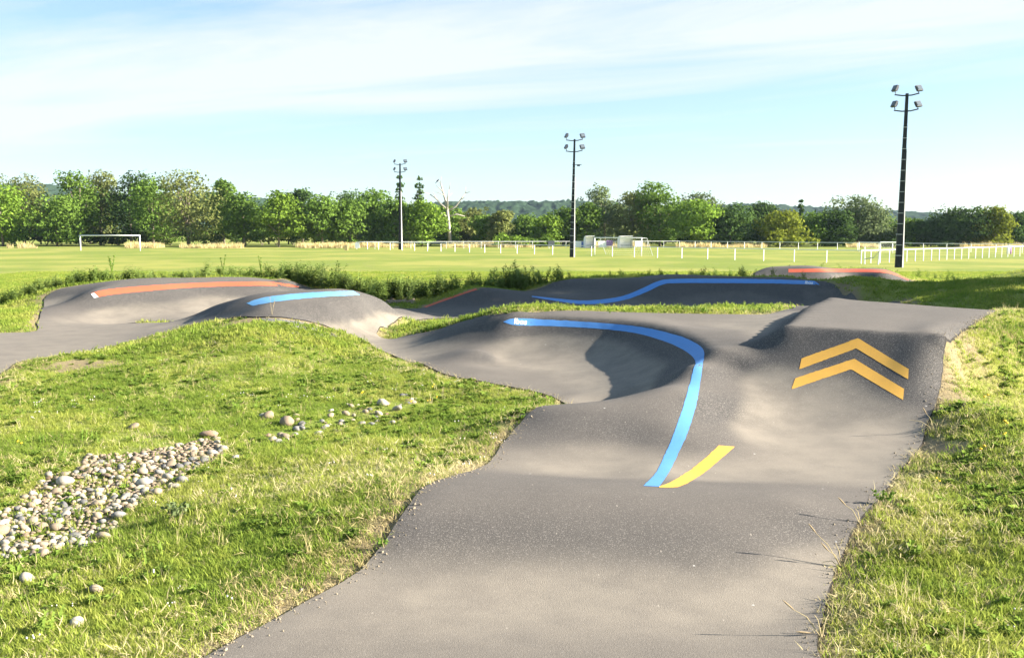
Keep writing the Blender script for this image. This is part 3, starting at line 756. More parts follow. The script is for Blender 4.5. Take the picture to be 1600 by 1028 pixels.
def dugout(x0, x1, lab):
    a, b = along_ad(x0), along_ad(x1); root = empty("dugout", (a + b) / 2 + Vector((0,-.8,0)), ad_ang); L = (b - a).length
    prof = [(.0,.0), (.62,.02), (.78,.45), (.74,.95), (.55,1.45), (.15,1.78), (-.35,1.85)]
    mb = MB()
    for (y0, z0), (y1, z1) in zip(prof[1:], prof[2:]):
        for s in (0, .04): pass
        mb.add([(-L/2,y0,z0),(L/2,y0,z0),(L/2,y1,z1),(-L/2,y1,z1),(-L/2,y0-.04,z0),(L/2,y0-.04,z0),(L/2,y1-.04,z1-.03),(-L/2,y1-.04,z1-.03)], [(0,1,2,3),(7,6,5,4),(0,4,5,1),(3,2,6,7)])
    mb.build("curved_shell", m_board, root)
    for sx in (-1, 1):
        mb = MB(); pts = [(sx*L/2, q[0], q[1]) for q in prof[1:]] + [(sx*L/2,-.35,0)]
        mb.add(pts + [(p[0]+.03,p[1],p[2]) for p in pts], [tuple(range(len(pts))), tuple(range(2*len(pts)-1, len(pts)-1, -1))]); mb.build("side_panel", m_galv if sx > 0 else m_board, root)
    mb = MB(); mb.box((0,.35,.42), (L*.9,.3,.06)); mb.build("bench", m_dark, root)
    tag(root, lab, "dugout", "team dugouts")
dugout(913, 927, "white curved dugout left of the netted goal's crossbar middle"); dugout(966, 986, "white curved dugout seen through the right half of the netted goal")
for x0, lab, cm in ((952, "small purple and white sign at the touchline between the dugouts", (.25,.12,.35)), (861, "dark box hung on the far railing left of the middle pole", (.05,.06,.07))):
    p = along_ad(x0); root = empty("sign", p, ad_ang); mb = MB(); mb.box((0,-.1,.75), (1.0,.08,.8)); mb.build("panel", simple_mat("sign_panel", cm), root)
    [(lambda q: (q.box((sx*.4,-.1,.15), (.06,.06,.4)), q.build("leg", m_galv, root)))(MB()) for sx in (-1, 1)]; tag(root, lab, "sign")
# corner board, marker box, banner post
p = at(558.5, 389.5, 0); root = empty("corner_board", p); mb = MB(); mb.box((0,-.1,.55), (.62,.06,.75)); mb.build("panel", m_board, root); mb = MB(); mb.box((0,-.05,.3), (.07,.05,.8)); mb.build("leg", m_galv, root)
tag(root, "white board on the left corner post of the pitch railing", "board")
p = at(541, 391.5, 0); root = empty("marker_box", p); mb = MB(); mb.box((0,0,.3), (.45,.3,.55)); mb.build("body", simple_mat("ochre_wood", (.50,.38,.18)), root); mb = MB(); mb.box((0,0,.6), (.52,.36,.05)); mb.build("lid", simple_mat("grey_lid", (.3,.28,.24)), root)
tag(root, "small ochre box in the grass left of the pitch railing", "box")
p = at(1577, 397, 0); root = empty("banner_post", p); mb = MB(); mb.tube([(-.12,0,0),(-.12,0,.85),(-.10,0,.98)], [.16,.17,.10], 10); mb.build("white_pad", m_board, root, True)
mb = MB(); mb.tube([(.13,.02,0),(.13,.02,.82),(.10,.02,.94)], [.11,.12,.06], 10); mb.build("purple_pad", simple_mat("purple", (.42,.20,.55)), root, True)
tag(root, "white and purple padded post on the railing at the far right", "post")
# house at the right edge
m_pink = simple_mat("pink_render", (.62,.42,.38), .9, .1); m_tile = simple_mat("roof_tile", (.34,.14,.09), .9, .1, scale=2)
p = at_depth(1606, 388, 190); root = empty("house", (p[0], 190, 0)); mb = MB(); mb.box((0,0,1.2), (7,6,2.6)); mb.build("wall", m_pink, root)
mb = MB(); mb.add([(-3.9,-3.4,2.4),(3.9,-3.4,2.4),(3.9,3.4,2.4),(-3.9,3.4,2.4),(-3.9,0,4.0),(3.9,0,4.0)], [(0,1,5,4),(2,3,4,5),(1,2,5),(3,0,4),(3,2,1,0)]); mb.build("roof", m_tile, root)
for wx in (-2.2, 1.6):
    mb = MB(); mb.box((wx,-3.02,1.4), (1.0,.06,1.2)); w_ = mb.build("window", m_dark, root)
tag(root, "pink walled house peeping out behind the trees at the right edge", "house")

# ------------------------------------------------------------------ hills
def leaf_mat(name, dark, light, trans=.35):
    m, nt, out = new_mat(name); k = NT(nt)
    v = k.attr("shade"); r = k.rnd()
    c = k.mix(v, rgb(*dark), rgb(*light))
    hsv = k.n("ShaderNodeHueSaturation"); k.l(c, hsv.inputs["Color"])
    k.put(hsv.inputs["Value"], k.math('ADD', .85, k.math('MULTIPLY', r, .3)))
    d = k.n("ShaderNodeBsdfDiffuse"); t = k.n("ShaderNodeBsdfTranslucent"); mx = k.n("ShaderNodeMixShader")
    k.l(hsv.outputs[0], d.inputs[0]); k.l(hsv.outputs[0], t.inputs[0]); mx.inputs[0].default_value = trans
    k.l(d.outputs[0], mx.inputs[1]); k.l(t.outputs[0], mx.inputs[2]); k.l(mx.outputs[0], out.inputs[0]); return m
m_hill, nt, out = new_mat("forest_hill"); k = NT(nt); P_ = k.pos()
k.bsdf(out, k.mix(k.noise(P_, .05, 5, .7), rgb(.016,.032,.018), rgb(.040,.066,.034)), 1.0, 0.0)
def hill(prof, Y, label, depth=420):
    """a wooded ridge: prof = [(px, py)] skyline; canopy bumps along it"""
    pr = np.array(prof, float); n = 560
    pxs = np.linspace(pr[0, 0], pr[-1, 0], n); pys = np.interp(pxs, pr[:, 0], pr[:, 1])
    X = (pxs - CX) / FPX * Y; top = np.array([at_depth(a, b, Y)[2] for a, b in zip(pxs, pys)])
    rows = 46; V = []
    for j in range(rows):
        f = j / (rows - 1); yy = Y - depth * (1 - f); prof_h = math.sin(f * math.pi / 2) ** 1.15
        nz = (value_noise(X + 3000, np.full(n, yy), 8.0, 5) - .5) * 4.0 + (value_noise(X + 3000, np.full(n, yy), 4.0, 6) - .5) * 4.5
        V.append(np.stack([X, np.full(n, yy), np.maximum(top * prof_h + nz * min(1, f * 5), -1)], -1))
    V.append(np.stack([X, np.full(n, Y + 60.), top * .2], -1)); rows += 1
    I = np.arange(rows * n).reshape(rows, n)
    F = np.stack([I[:-1, :-1].ravel(), I[:-1, 1:].ravel(), I[1:, 1:].ravel(), I[1:, :-1].ravel()], -1)
    o = link("hill", np_mesh("hill", np.concatenate(V), F), m_hill); tag(o, label, "hill", kind="structure"); return o
hill([(-260,330),(-60,305),(40,291),(95,291),(160,303),(230,312),(320,303),(420,312),(520,332),(600,352)], 1250, "dark wooded hill behind the left trees")
hill([(470,345),(560,328),(700,319),(760,317.5),(830,318),(900,317),(980,322),(1080,330),(1200,350)], 1150, "blue-green wooded hill behind the low middle trees")
hill([(1000,345),(1080,325),(1150,321),(1230,325),(1320,329),(1420,335),(1470,340),(1600,336),(1720,330),(1850,345)], 1350, "long blue wooded ridge behind the right trees")

# ------------------------------------------------------------------ trees
LEAF = {
 'green': leaf_mat("leaves_green", (.065,.120,.020), (.165,.255,.045)),
 'bright': leaf_mat("leaves_bright", (.085,.155,.020), (.21,.31,.045)),
 'dark': leaf_mat("leaves_dark", (.032,.066,.018), (.090,.145,.038)),
 'olive': leaf_mat("leaves_olive", (.090,.115,.030), (.215,.235,.075)),
 'yellow': leaf_mat("leaves_yellow", (.12,.15,.020), (.24,.27,.035)),
 'pale': leaf_mat("leaves_pale", (.075,.110,.040), (.175,.215,.095)),
}
m_bark = simple_mat("bark", (.20,.165,.125), .95, .1, vary=.3, scale=3); m_deadwood = simple_mat("dead_wood", (.40,.36,.31), .95, .1, vary=.2, scale=3)
def leaf_cloud(centers, radii, n, size, rng, flat=.85, shell=.55):
    """leaf quads spread over a set of lumps"""
    w = radii ** 2; w = w / w.sum(); pick = rng.choice(len(centers), n, p=w)
    d = rng.normal(0, 1, (n, 3)); d /= np.linalg.norm(d, axis=1, keepdims=True)
    d[:, 2] = np.where(d[:, 2] < -.3, d[:, 2] * .5, d[:, 2])
    rad = radii[pick] * (shell + (1 - shell) * rng.random(n) ** .5) * rng.uniform(.82, 1.2, n)
    P = centers[pick] + d * rad[:, None] * np.array([1, 1, flat])
    nrm = d * .8 + rng.normal(0, .55, (n, 3)) + np.array([0, 0, .3]); nrm /= np.linalg.norm(nrm, axis=1, keepdims=True)
    a = np.cross(nrm, rng.normal(0, 1, (n, 3))); a /= np.linalg.norm(a, axis=1, keepdims=True); b = np.cross(nrm, a)
    s = size * rng.uniform(.55, 1.25, n)[:, None]; asp = rng.uniform(.5, .9, n)[:, None]
    V = np.stack([P - a*s, P - b*s*asp - a*s*.1, P + a*s, P + b*s*asp + a*s*.15], 1).reshape(-1, 3)
    F = np.arange(n * 4).reshape(n, 4)
    lump = rng.random(len(centers))[pick]
    sh = np.clip(.25 * lump + .6 * rng.random(n) + .15, 0, 1)
    return V, F, np.repeat(sh, 4)
def tree(px, top, hw, Y, kind, label, group=None, leaves=4000, trunk=.045, loose=.0, narrow=False, seed=0, name="tree", base_z=0.0, leaf=.25, limbs=5, world_xy=None, height=None, radius=None):
    rng = np.random.default_rng(seed * 131 + int(px * 7) % 9973 + int(Y))
    if world_xy is None:
        x = (px - CX) / FPX * Y; h = at_depth(px, top, Y)[2] - base_z; r = hw / FPX * Y * (1.3 if not narrow else 1.0)
    else:
        x, Y = world_xy; h, r = height, radius
    root = empty(name, (x, Y, base_z), 0)
    cb = h * trunk; nl = int(9 + r * 2.2) if not narrow else 9
    C, R = [], []
    for i in range(nl):
        f = (i + .5) / nl; z = cb + (h - cb) * (.10 + .80 * f)
        env = math.sin(math.pi * min(.97, max(.06, (.16 + .80 * f)))) ** .55 if not narrow else 1.0
        rr = r * env * (rng.uniform(.25, .78)); ang = rng.uniform(0, 2 * math.pi)
        lr = r * rng.uniform(.34, .52) if not narrow else r * rng.uniform(.6, .95)
        if narrow: rr = r * .25
        z = min(z, h - lr * .75)
        C.append((math.cos(ang) * rr, math.sin(ang) * rr * .9, z)); R.append(lr)
    C.append((rng.uniform(-.2,.2)*r, 0, h - r * .30)); R.append(r * .36 if not narrow else r * .5)
    C.append((rng.uniform(-.2,.2)*r, 0, cb + (h - cb) * .45)); R.append(r * .6)
    C, R = np.array(C), np.array(R)
    V, F, sh = leaf_cloud(C, R, leaves, leaf, rng, shell=.35 + .2 * (1 - loose))
    if loose > 0:      # scattered sprays round the outline
        m = int(leaves * .25); k2 = rng.choice(len(C), 40); C2 = C[k2] + rng.normal(0, 1, (40, 3)) * (R[k2] * .62)[:, None]; C2[:, 2] = np.clip(C2[:, 2], cb, h)
        V2, F2, s2 = leaf_cloud(C2, np.full(40, r * .14), m, leaf * .8, rng); F = np.concatenate([F, F2 + len(V)]); V = np.concatenate([V, V2]); sh = np.concatenate([sh, s2])
    me = np_mesh("crown", V, F); set_attr(me, "shade", sh); link("crown", me, LEAF[kind], root)
    mb = MB(); tr = max(.10, h * .017); lean = rng.uniform(-.04, .04) * h
    mb.tube([(0,0,-.2),(lean*.3,0,h*.25),(lean*.6,.05,h*.5),(lean,0,h*.82)], [tr*1.25, tr, tr*.7, tr*.2], 7)
    for i in range(limbs):
        q = C[rng.integers(len(C))]; z0 = rng.uniform(.18, .5) * h
        mb.tube([(lean*.4,0,z0), (q[0]*.5+lean*.3, q[1]*.5, (z0+q[2])/2+.1), (q[0], q[1], q[2])], [tr*.5, tr*.33, tr*.10], 5)
    mb.build("trunk", m_bark, root, True)
    tag(root, label, "tree", group); return root
G1 = "trees of the row behind the field"
rows = [  # px, top, half width, depth, kind, label, options
 (8,287,40,150,'bright',"bright green tree at the left edge of the tree row",{}),
 (42,276,44,168,'olive',"greyish green tree next to the leftmost bright tree",{'loose':.6}),
 (92,306,36,150,'green',"low rounded tree below the gap where the left hill shows",{}),
 (128,268,34,158,'green',"tall tree with a wispy top right of the left hill",{'loose':.9}),
 (160,268,34,166,'olive',"tall loose tree standing above the left goal",{'loose':.7}),
 (208,267,40,162,'dark',"tall dark-topped tree above the right post of the left goal",{'loose':.6}),
 (242,278,32,156,'green',"green tree between the dark-topped and the bare-limbed tree",{}),
 (296,266,48,150,'olive',"wide tree with pale bare limbs showing, right of the left goal",{'loose':1.0,'limbs':26,'leaves':3000}),
 (352,281,22,160,'green',"slim pointed tree right of the bare-limbed tree",{'loose':.6}),
 (384,302,32,146,'green',"round leafy tree with a low crown right of the pointed one",{'trunk':.12}),
 (437,298,36,143,'bright',"bright round tree on a pale trunk, left middle of the row",{'trunk':.14}),
 (474,295,26,156,'dark',"darker tree with a peaked top behind the bright round ones",{'loose':.4}),
 (505,306,32,145,'green',"round green tree on a thin pale stem left of the marker box",{'trunk':.12}),
 (545,298,30,176,'dark',"flat-topped darker tree rising behind the row left of the left pole",{'loose':.6}),
 (548,312,34,147,'green',"lower green tree in front of the flat-topped one",{}),
 (587,295,30,152,'green',"tall dense tree just left of the left light pole",{}),
 (617,312,26,149,'green',"green tree directly behind the left light pole",{}),
 (660,314,30,147,'bright',"bright tree right of the left light pole",{}),
 (690,322,28,155,'green',"green tree around the foot of the dead tree",{}),
 (733,327,28,160,'olive',"olive tree right of the dead tree",{'loose':.7}),
 (762,337,25,152,'green',"low tree before the blue-green hill, left of the yellowish one",{}),
 (786,329,20,150,'olive',"yellowish slim tree before the middle of the hill",{'loose':.8}),
 (822,337,25,158,'green',"low tree right of the yellowish slim tree",{}),
 (852,338,24,150,'bright',"low bright tree left of the middle pole",{}),
 (880,325,26,152,'green',"round tree directly left of the middle light pole",{}),
 (915,318,28,152,'green',"green tree directly right of the middle light pole",{}),
 (944,290,28,160,'pale',"airy tree with gaps and pale stem above the netted goal",{'loose':1.0,'limbs':14,'leaves':2300}),
 (985,299,30,156,'olive',"brownish green tree right of the airy one",{'loose':.9,'limbs':16}),
 (1030,286,40,152,'green',"tallest dense round tree right of the netted goal",{'leaves':5200}),
 (1093,302,34,166,'pale',"pale feathery tree peeping behind the bright round tree",{'loose':.9}),
 (1087,312,32,146,'bright',"bright light-green round tree right of the tallest tree",{'leaves':4600}),
 (1140,320,36,148,'dark',"smooth dark round tree with its crown down to the ground",{'trunk':.03,'leaves':4800}),
 (1194,317,28,158,'dark',"dark blunt tree behind the yellowish bushes",{'loose':.3}),
 (1216,330,32,146,'yellow',"yellowish sloping tree left of the poplar",{'trunk':.03}),
 (1275,336,32,150,'green',"broad low green tree below the poplar",{'trunk':.04}),
 (1306,330,26,148,'dark',"dark rounded tree left of the tall pale tree",{'trunk':.04}),
 (1338,308,42,152,'pale',"tall pale green tree left of the right light pole",{'loose':.6,'trunk':.04,'leaves':4800}),
 (1378,338,26,156,'green',"low green tree left behind the right light pole",{}),
 (1424,341,26,150,'green',"low green tree just right of the right light pole",{'trunk':.05}),
 (1452,345,24,148,'dark',"small dark tree between the right pole and the big dark tree",{'trunk':.05}),
 (1497,325,38,146,'dark',"big very dark round tree in the right group",{'trunk':.06,'leaves':5400}),
 (1551,324,28,145,'yellow',"yellow-green tree between two dark trees at the right",{'leaves':4200}),
 (1586,332,24,150,'dark',"dark tree at the right edge before the house",{}),
]
for i, (px, top, hw, Y, kind, lab, o) in enumerate(rows):
    tree(px, top, hw, Y + 13, kind, lab, G1, seed=i, **o)
g5 = random.Random(12); px_t = -10; i = 0
while px_t < 1610:      # the second row, showing between the crowns
    top_t = np.interp(px_t, [0,60,100,140,330,370,640,680,720,900,940,1100,1150,1300,1400,1480,1600], [300,312,318,296,296,318,322,332,346,344,322,322,334,336,352,346,348]) + g5.uniform(-5, 6)
    tree(px_t, top_t, g5.uniform(24, 34), g5.uniform(186, 198), g5.choice(['green','dark','green','olive']), "leafy tree of the second row, seen between the front crowns", "trees of the second row", leaves=1300, trunk=.05, seed=300 + i, limbs=2, leaf=.36)
    px_t += g5.uniform(30, 46); i += 1
for px, top, hw, Y, lab in ((627,275,9,190,"thin wispy poplar just behind the left light pole"), (656,277,9,192,"thin tall poplar right of the left light pole"), (1248,313,5.5,175,"narrow dark poplar rising above the right trees")):
    tree(px, top, hw, Y, 'dark', lab, "poplars behind the tree row", leaves=900, narrow=True, seed=int(px), leaf=.26, name="poplar_tree", limbs=3)
# undergrowth between the trunks
def bush(px, top, hw, Y, kind, lab, seed):
    rng = np.random.default_rng(seed); x = (px - CX) / FPX * Y; h = at_depth(px, top, Y)[2]; r = hw / FPX * Y
    root = empty("bush", (x, Y, 0)); n = 8
    C = np.stack([rng.uniform(-.75, .75, n) * r, rng.uniform(-.4, .4, n) * r, rng.uniform(.2, .62, n) * h], -1); R = rng.uniform(.3, .5, n) * min(h, r)
    V, F, sh = leaf_cloud(C, R, 800, .22, rng); me = np_mesh("foliage", V, F); set_attr(me, "shade", sh); link("foliage", me, LEAF[kind], root)
    mb = MB()
    for i in range(4): mb.tube([(0,0,-.1), tuple(C[i] * np.array([.5,.5,.5])), tuple(C[i])], [.06,.04,.015], 5)
    mb.build("stem", m_bark, root); tag(root, lab, "bush", "bushes under the tree row")
px = -5; i = 0
while px < 1600:
    hw = random.uniform(18, 28); kind = random.choice(['dark','dark','green','olive'])
    bush(px, random.uniform(343, 360), hw, random.uniform(174, 180), kind, "low bush filling the gap between trunks under the tree row", 900 + i); px += hw * 1.15; i += 1
for px, top, hw, kind, lab in ((1240,362,44,'yellow',"low yellow-green bush spreading left of the far goal"), (1400,372,22,'dark',"dark low bush behind the right light pole's foot"), (1475,378,14,'pale',"pale small bush right of the right pole by the far rail"), (1560,381,20,'bright',"bright low bush near the padded post"),(795,360,40,'bright',"low bright bush in the middle before the hill"),(840,366,30,'green',"low green bush left of the middle pole")):
    bush(px, top, hw, 156, kind, lab, int(px))
# dead tree with a bird
def dead_tree():
    Y = 163; x = (702 - CX) / FPX * Y; root = empty("dead_tree", (x, Y, 0)); P = lambda a, b, dy=0: tuple(np.array(at_depth(a, b, Y)) - np.array([x, Y, 0]) + np.array([0, dy, 0]))
    mb = MB(); mb.tube([P(704,390), P(701,350), P(699,328)], [.34,.27,.22], 8); mb.build("trunk", m_deadwood, root, True)
    for pts, r0 in (([(699,328),(696,312),(692,300),(688,286)],.17), ([(699,328),(700,308),(702,296)],.10), ([(698,326),(688,318),(681,310),(672,304)],.13), ([(700,340),(690,334),(678,330),(668,334)],.13), ([(700,330),(712,322),(720,312),(727,302)],.12), ([(701,338),(714,335),(726,338)],.09),
                    ([(692,300),(686,294),(681,290)],.06), ([(688,286),(684,281)],.04), ([(688,286),(690,276)],.035), ([(727,302),(728,292)],.04), ([(727,302),(736,300)],.04), ([(681,310),(676,299)],.05), ([(672,304),(660,300)],.05), ([(702,296),(704,286)],.04), ([(696,312),(706,302)],.05), ([(720,312),(728,308)],.045), ([(678,330),(670,326)],.05), ([(695,306),(686,302),(680,300)],.05)):
        mb = MB(); mb.tube([P(a, b, random.uniform(-.8,.8) if j else 0) for j, (a, b) in enumerate(pts)], [1.5 * r0 * (1 - .65 * j / (len(pts)-1)) for j in range(len(pts))], 5); mb.build("branch", m_deadwood, root, True)
    tag(root, "bare dead tree with pale grey branches right of the left light pole", "dead tree")
    b = P(684, 283.5); bird = empty("bird", (b[0] + x, Y, b[2])); m_b = simple_mat("black_feathers", (.015,.015,.018))
    mb = MB(); mb.tube([(-.24,0,-.16),(-.1,0,.02),(.02,0,.14),(.10,0,.24)], [.03,.11,.12,.06], 8); mb.build("body", m_b, bird, True)
    mb = MB(); mb.tube([(.08,0,.22),(.13,0,.30),(.19,0,.31),(.28,0,.29)], [.05,.07,.05,.01], 7); mb.build("head", m_b, bird, True)
    mb = MB(); mb.tube([(-.2,0,-.1),(-.42,0,-.36)], [.05,.03], 5); mb.build("tail", m_b, bird)
    tag(bird, "small dark bird perched on the dead tree", "bird")
dead_tree()
# trees beyond the right edge of the picture, whose shade lies over the back berm
for i, (x, y, h, r) in enumerate(((21.4,24.4,12.5,3.2),(23.5,28.6,14,3.6),(29.5,26.6,14.5,3.6),(18.6,22.0,7.5,1.9))):
    tree(0, 0, 0, 0, 'green', "leafy tree beyond the right edge, shading the back berm", "trees beyond the right edge", leaves=3600, seed=50 + i, leaf=.26, world_xy=(x, y), height=h, radius=r, trunk=.16)

# ------------------------------------------------------------------ grass, weeds and flowers
def plant_mat(name, stops, trans=.5, attr="tip"):
    """stops: colours from patch to patch; ground noise picks between them, each tuft varies"""
    m, nt, out = new_mat(name); k = NT(nt)
    oi = k.n("ShaderNodeObjectInfo"); r = oi.outputs["Random"]; loc = oi.outputs["Location"]
    n1 = k.noise(loc, .8, 4, .6); f = k.math('ADD', k.math('MULTIPLY', k.ramp(n1, .36, .64), .65), k.math('MULTIPLY', r, .35))
    cr = k.n("ShaderNodeValToRGB"); k.l(f, cr.inputs[0]); els = cr.color_ramp.elements
    while len(els) < len(stops): els.new(.5)
    for i, c in enumerate(stops): els[i].position = i / (len(stops) - 1); els[i].color = rgb(*c)
    tip = k.attr(attr); c = k.mix(k.math('MULTIPLY', tip, .55), cr.outputs[0], k.mix(.5, cr.outputs[0], rgb(.42,.42,.12)))
    d = k.n("ShaderNodeBsdfDiffuse"); t = k.n("ShaderNodeBsdfTranslucent"); mx = k.n("ShaderNodeMixShader"); mx.inputs[0].default_value = trans
    k.l(c, d.inputs[0]); k.l(c, t.inputs[0]); k.l(d.outputs[0], mx.inputs[1]); k.l(t.outputs[0], mx.inputs[2]); k.l(mx.outputs[0], out.inputs[0]); return m
m_blade = plant_mat("grass_blades", ((.138,.232,.028), (.210,.298,.042), (.295,.352,.058), (.40,.40,.11)))
m_strawb = plant_mat("dry_blades", ((.40,.32,.16), (.52,.43,.24), (.60,.52,.33)), .4)
m_hay = plant_mat("hay_blades", ((.55,.43,.22), (.66,.54,.30), (.72,.60,.36)), .45)
m_herb = plant_mat("herb_leaves", ((.105,.195,.028), (.160,.255,.040), (.21,.30,.055)), .45)
m_weed = plant_mat("weed_leaves", ((.095,.165,.036), (.145,.225,.050), (.21,.28,.09)), .35)
m_yflower = simple_mat("yellow_petals", (.85,.55,.03), .6, .2); m_wflower = simple_mat("white_clover", (.55,.52,.48), .8, .1)
def blades_mesh(name, n, spread, h0, h1, w, bend, rng, seg=2):
    V, F, T = [], [], []
    for i in range(n):
        a = rng.uniform(0, 2*math.pi); r = spread * math.sqrt(rng.random()); x, y = r*math.cos(a), r*math.sin(a); h = rng.uniform(h0, h1)
        d = rng.uniform(0, 2*math.pi); b = bend * h * rng.uniform(.3, 1.2); dx, dy = math.cos(d), math.sin(d); ww = w * rng.uniform(.7, 1.3)
        sx, sy = -dy * ww, dx * ww; k0 = len(V)
        for s in range(seg):
            f = s / seg; q = b * f * f; wf = 1 - .35 * f
            V += [(x + dx*q - sx*wf, y + dy*q - sy*wf, h*f - .01), (x + dx*q + sx*wf, y + dy*q + sy*wf, h*f - .01)]; T += [f, f]
        V.append((x + dx*b, y + dy*b, h * (1 - .25 * bend))); T.append(1.0)
        for s in range(seg - 1): F += [(k0+2*s, k0+2*s+1, k0+2*s+3), (k0+2*s, k0+2*s+3, k0+2*s+2)]
        e = k0 + 2*(seg-1); F.append((e, e+1, len(V)-1))
    me = np_mesh(name, np.array(V), np.array(F)); set_attr(me, "tip", T); return me
def rosette_mesh(name, n, r0, lift_, w, rng, layers=1):
    V, F, T = [], [], []
    for i in range(n):
        a = 2*math.pi*i/n + rng.uniform(-.4,.4); L = r0 * rng.uniform(.6,1.15); z = lift_ * rng.uniform(.4,1.2); dx, dy = math.cos(a), math.sin(a); ww = w * rng.uniform(.7,1.3)
        k0 = len(V); ox, oy = rng.uniform(-.3,.3)*r0, rng.uniform(-.3,.3)*r0
        V += [(ox,oy,0), (ox+dx*L*.55-dy*ww, oy+dy*L*.55+dx*ww, z), (ox+dx*L, oy+dy*L, z*.7), (ox+dx*L*.55+dy*ww, oy+dy*L*.55-dx*ww, z)]; F += [(k0,k0+1,k0+2), (k0,k0+2,k0+3)]; T += [.1,.4,.6,.4]
    me = np_mesh(name, np.array(V), np.array(F)); set_attr(me, "tip", T); return me
def weed_mesh(name, h, stems, rng, leafn=16, leafl=.13):
    """upright weed: stems set with leaves up their length"""
    V, F, T = [], [], []
    for s in range(stems):
        a = rng.uniform(0,2*math.pi); lean = rng.uniform(.05,.28)*h; hh = h*rng.uniform(.65,1.0); bx, by = rng.uniform(-.08,.08), rng.uniform(-.08,.08)
        pt = lambda f: np.array([bx+math.cos(a)*lean*f*f, by+math.sin(a)*lean*f*f, hh*f]); k0 = len(V); wd = .006
        for f in (0,.5,1): p = pt(f); V += [tuple(p+[-wd,0,0]), tuple(p+[wd,0,0])]; T += [f*.5]*2
        F += [(k0,k0+1,k0+3),(k0,k0+3,k0+2),(k0+2,k0+3,k0+5),(k0+2,k0+5,k0+4)]
        for i in range(leafn):
            f = rng.uniform(.12,1.0); p = pt(f); b = rng.uniform(0,2*math.pi); L = leafl*(1.15-.6*f)*rng.uniform(.7,1.3); d = np.array([math.cos(b),math.sin(b),rng.uniform(-.1,.7)]); sd = np.array([-math.sin(b),math.cos(b),0])*L*.22
            k1 = len(V); V += [tuple(p), tuple(p+d*L*.5+sd), tuple(p+d*L-[0,0,L*.2]), tuple(p+d*L*.5-sd)]; F += [(k1,k1+1,k1+2),(k1,k1+2,k1+3)]; T += [.2,.5,.8,.5]
    me = np_mesh(name, np.array(V), np.array(F)); set_attr(me, "tip", T); return me
def flower_mesh(name, h, rng, heads=3, r=.016):
    V, F = [], []
    for s in range(heads):
        x, y = rng.uniform(-.06,.06), rng.uniform(-.06,.06); z = h*rng.uniform(.7,1.1); k0 = len(V)
        V.append((x,y,z+.006)); V += [(x+r*math.cos(q*math.pi/3), y+r*math.sin(q*math.pi/3), z) for q in range(6)]; V.append((x,y,z-.012))
        F += [(k0,k0+1+q,k0+1+(q+1)%6) for q in range(6)] + [(k0+7,k0+1+(q+1)%6,k0+1+q) for q in range(6)]
    return np_mesh(name, np.array(V), np.array(F))
def scatter(name, proto_me, mat, P, scale, label, cat, tilt=.18, rng=RNG):
    """copies of one small plant over the given points (nobody could count them: stuff)"""
    proto_me.materials.append(mat); proto = bpy.data.objects.new(name + "_sprig", proto_me)
    n = len(P); me = bpy.data.meshes.new(name); me.vertices.add(n); me.vertices.foreach_set("co", np.asarray(P, np.float32).ravel())
    rot = np.stack([rng.normal(0, tilt, n), rng.normal(0, tilt, n), rng.uniform(0, 6.283, n)], -1).astype(np.float32)
    a = me.attributes.new("turn", 'FLOAT_VECTOR', 'POINT'); a.data.foreach_set("vector", rot.ravel()); set_attr(me, "size", scale)
    o = bpy.data.objects.new(name, me); COL.objects.link(o)
    ng = bpy.data.node_groups.new(name + "_scatter", 'GeometryNodeTree'); ng.interface.new_socket("Geometry", in_out='INPUT', socket_type='NodeSocketGeometry'); ng.interface.new_socket("Geometry", in_out='OUTPUT', socket_type='NodeSocketGeometry')
    N = ng.nodes; gi, go = N.new('NodeGroupInput'), N.new('NodeGroupOutput'); oi = N.new('GeometryNodeObjectInfo'); oi.inputs['Object'].default_value = proto; oi.inputs['As Instance'].default_value = True
    ip = N.new('GeometryNodeInstanceOnPoints'); ra = N.new('GeometryNodeInputNamedAttribute'); ra.data_type = 'FLOAT_VECTOR'; ra.inputs['Name'].default_value = "turn"; sa = N.new('GeometryNodeInputNamedAttribute'); sa.data_type = 'FLOAT'; sa.inputs['Name'].default_value = "size"
    Lk = ng.links.new; Lk(gi.outputs[0], ip.inputs['Points']); Lk(oi.outputs['Geometry'], ip.inputs['Instance']); Lk(ra.outputs['Attribute'], ip.inputs['Rotation']); Lk(sa.outputs['Attribute'], ip.inputs['Scale']); Lk(ip.outputs[0], go.inputs[0])
    md = o.modifiers.new("scatter", 'NODES'); md.node_group = ng
    tag(o, label, cat, kind="stuff"); return o
def throw(n, x0, x1, y0, y1, seed, dens=None, margin=.03):
    """random spots on the grass inside a rectangle, kept with probability dens(x, y)"""
    g = np.random.default_rng(seed); x, y = g.uniform(x0, x1, n), g.uniform(y0, y1, n)
    keep = (sd_at(x, y) > margin) | (y > 51) | (x < GX0) | (x > GX1)
    keep &= np.abs(x) < .60 * y + 2.6                # only ground near the field of view
    if dens is not None: keep &= g.random(n) < dens(x, y)
    x, y = x[keep], y[keep]; return np.stack([x, y, ground_z(x, y)], -1)
STONE_PX = [(-20,812),(45,768),(75,742),(120,738),(135,715),(200,708),(245,703),(300,690),(338,684),(352,712),(305,735),(275,762),(235,775),(190,805),(160,838),(130,858),(95,852),(60,872),(20,868),(-20,875)]
_sp = np.array(STONE_PX, float); STONE_POLY = hit(_sp[:, 0], _sp[:, 1])[:, :2]
_mp = np.array([(430,684),(480,668),(540,655),(590,648),(640,634)], float); MID_LINE = hit(_mp[:, 0], _mp[:, 1])[:, :2]
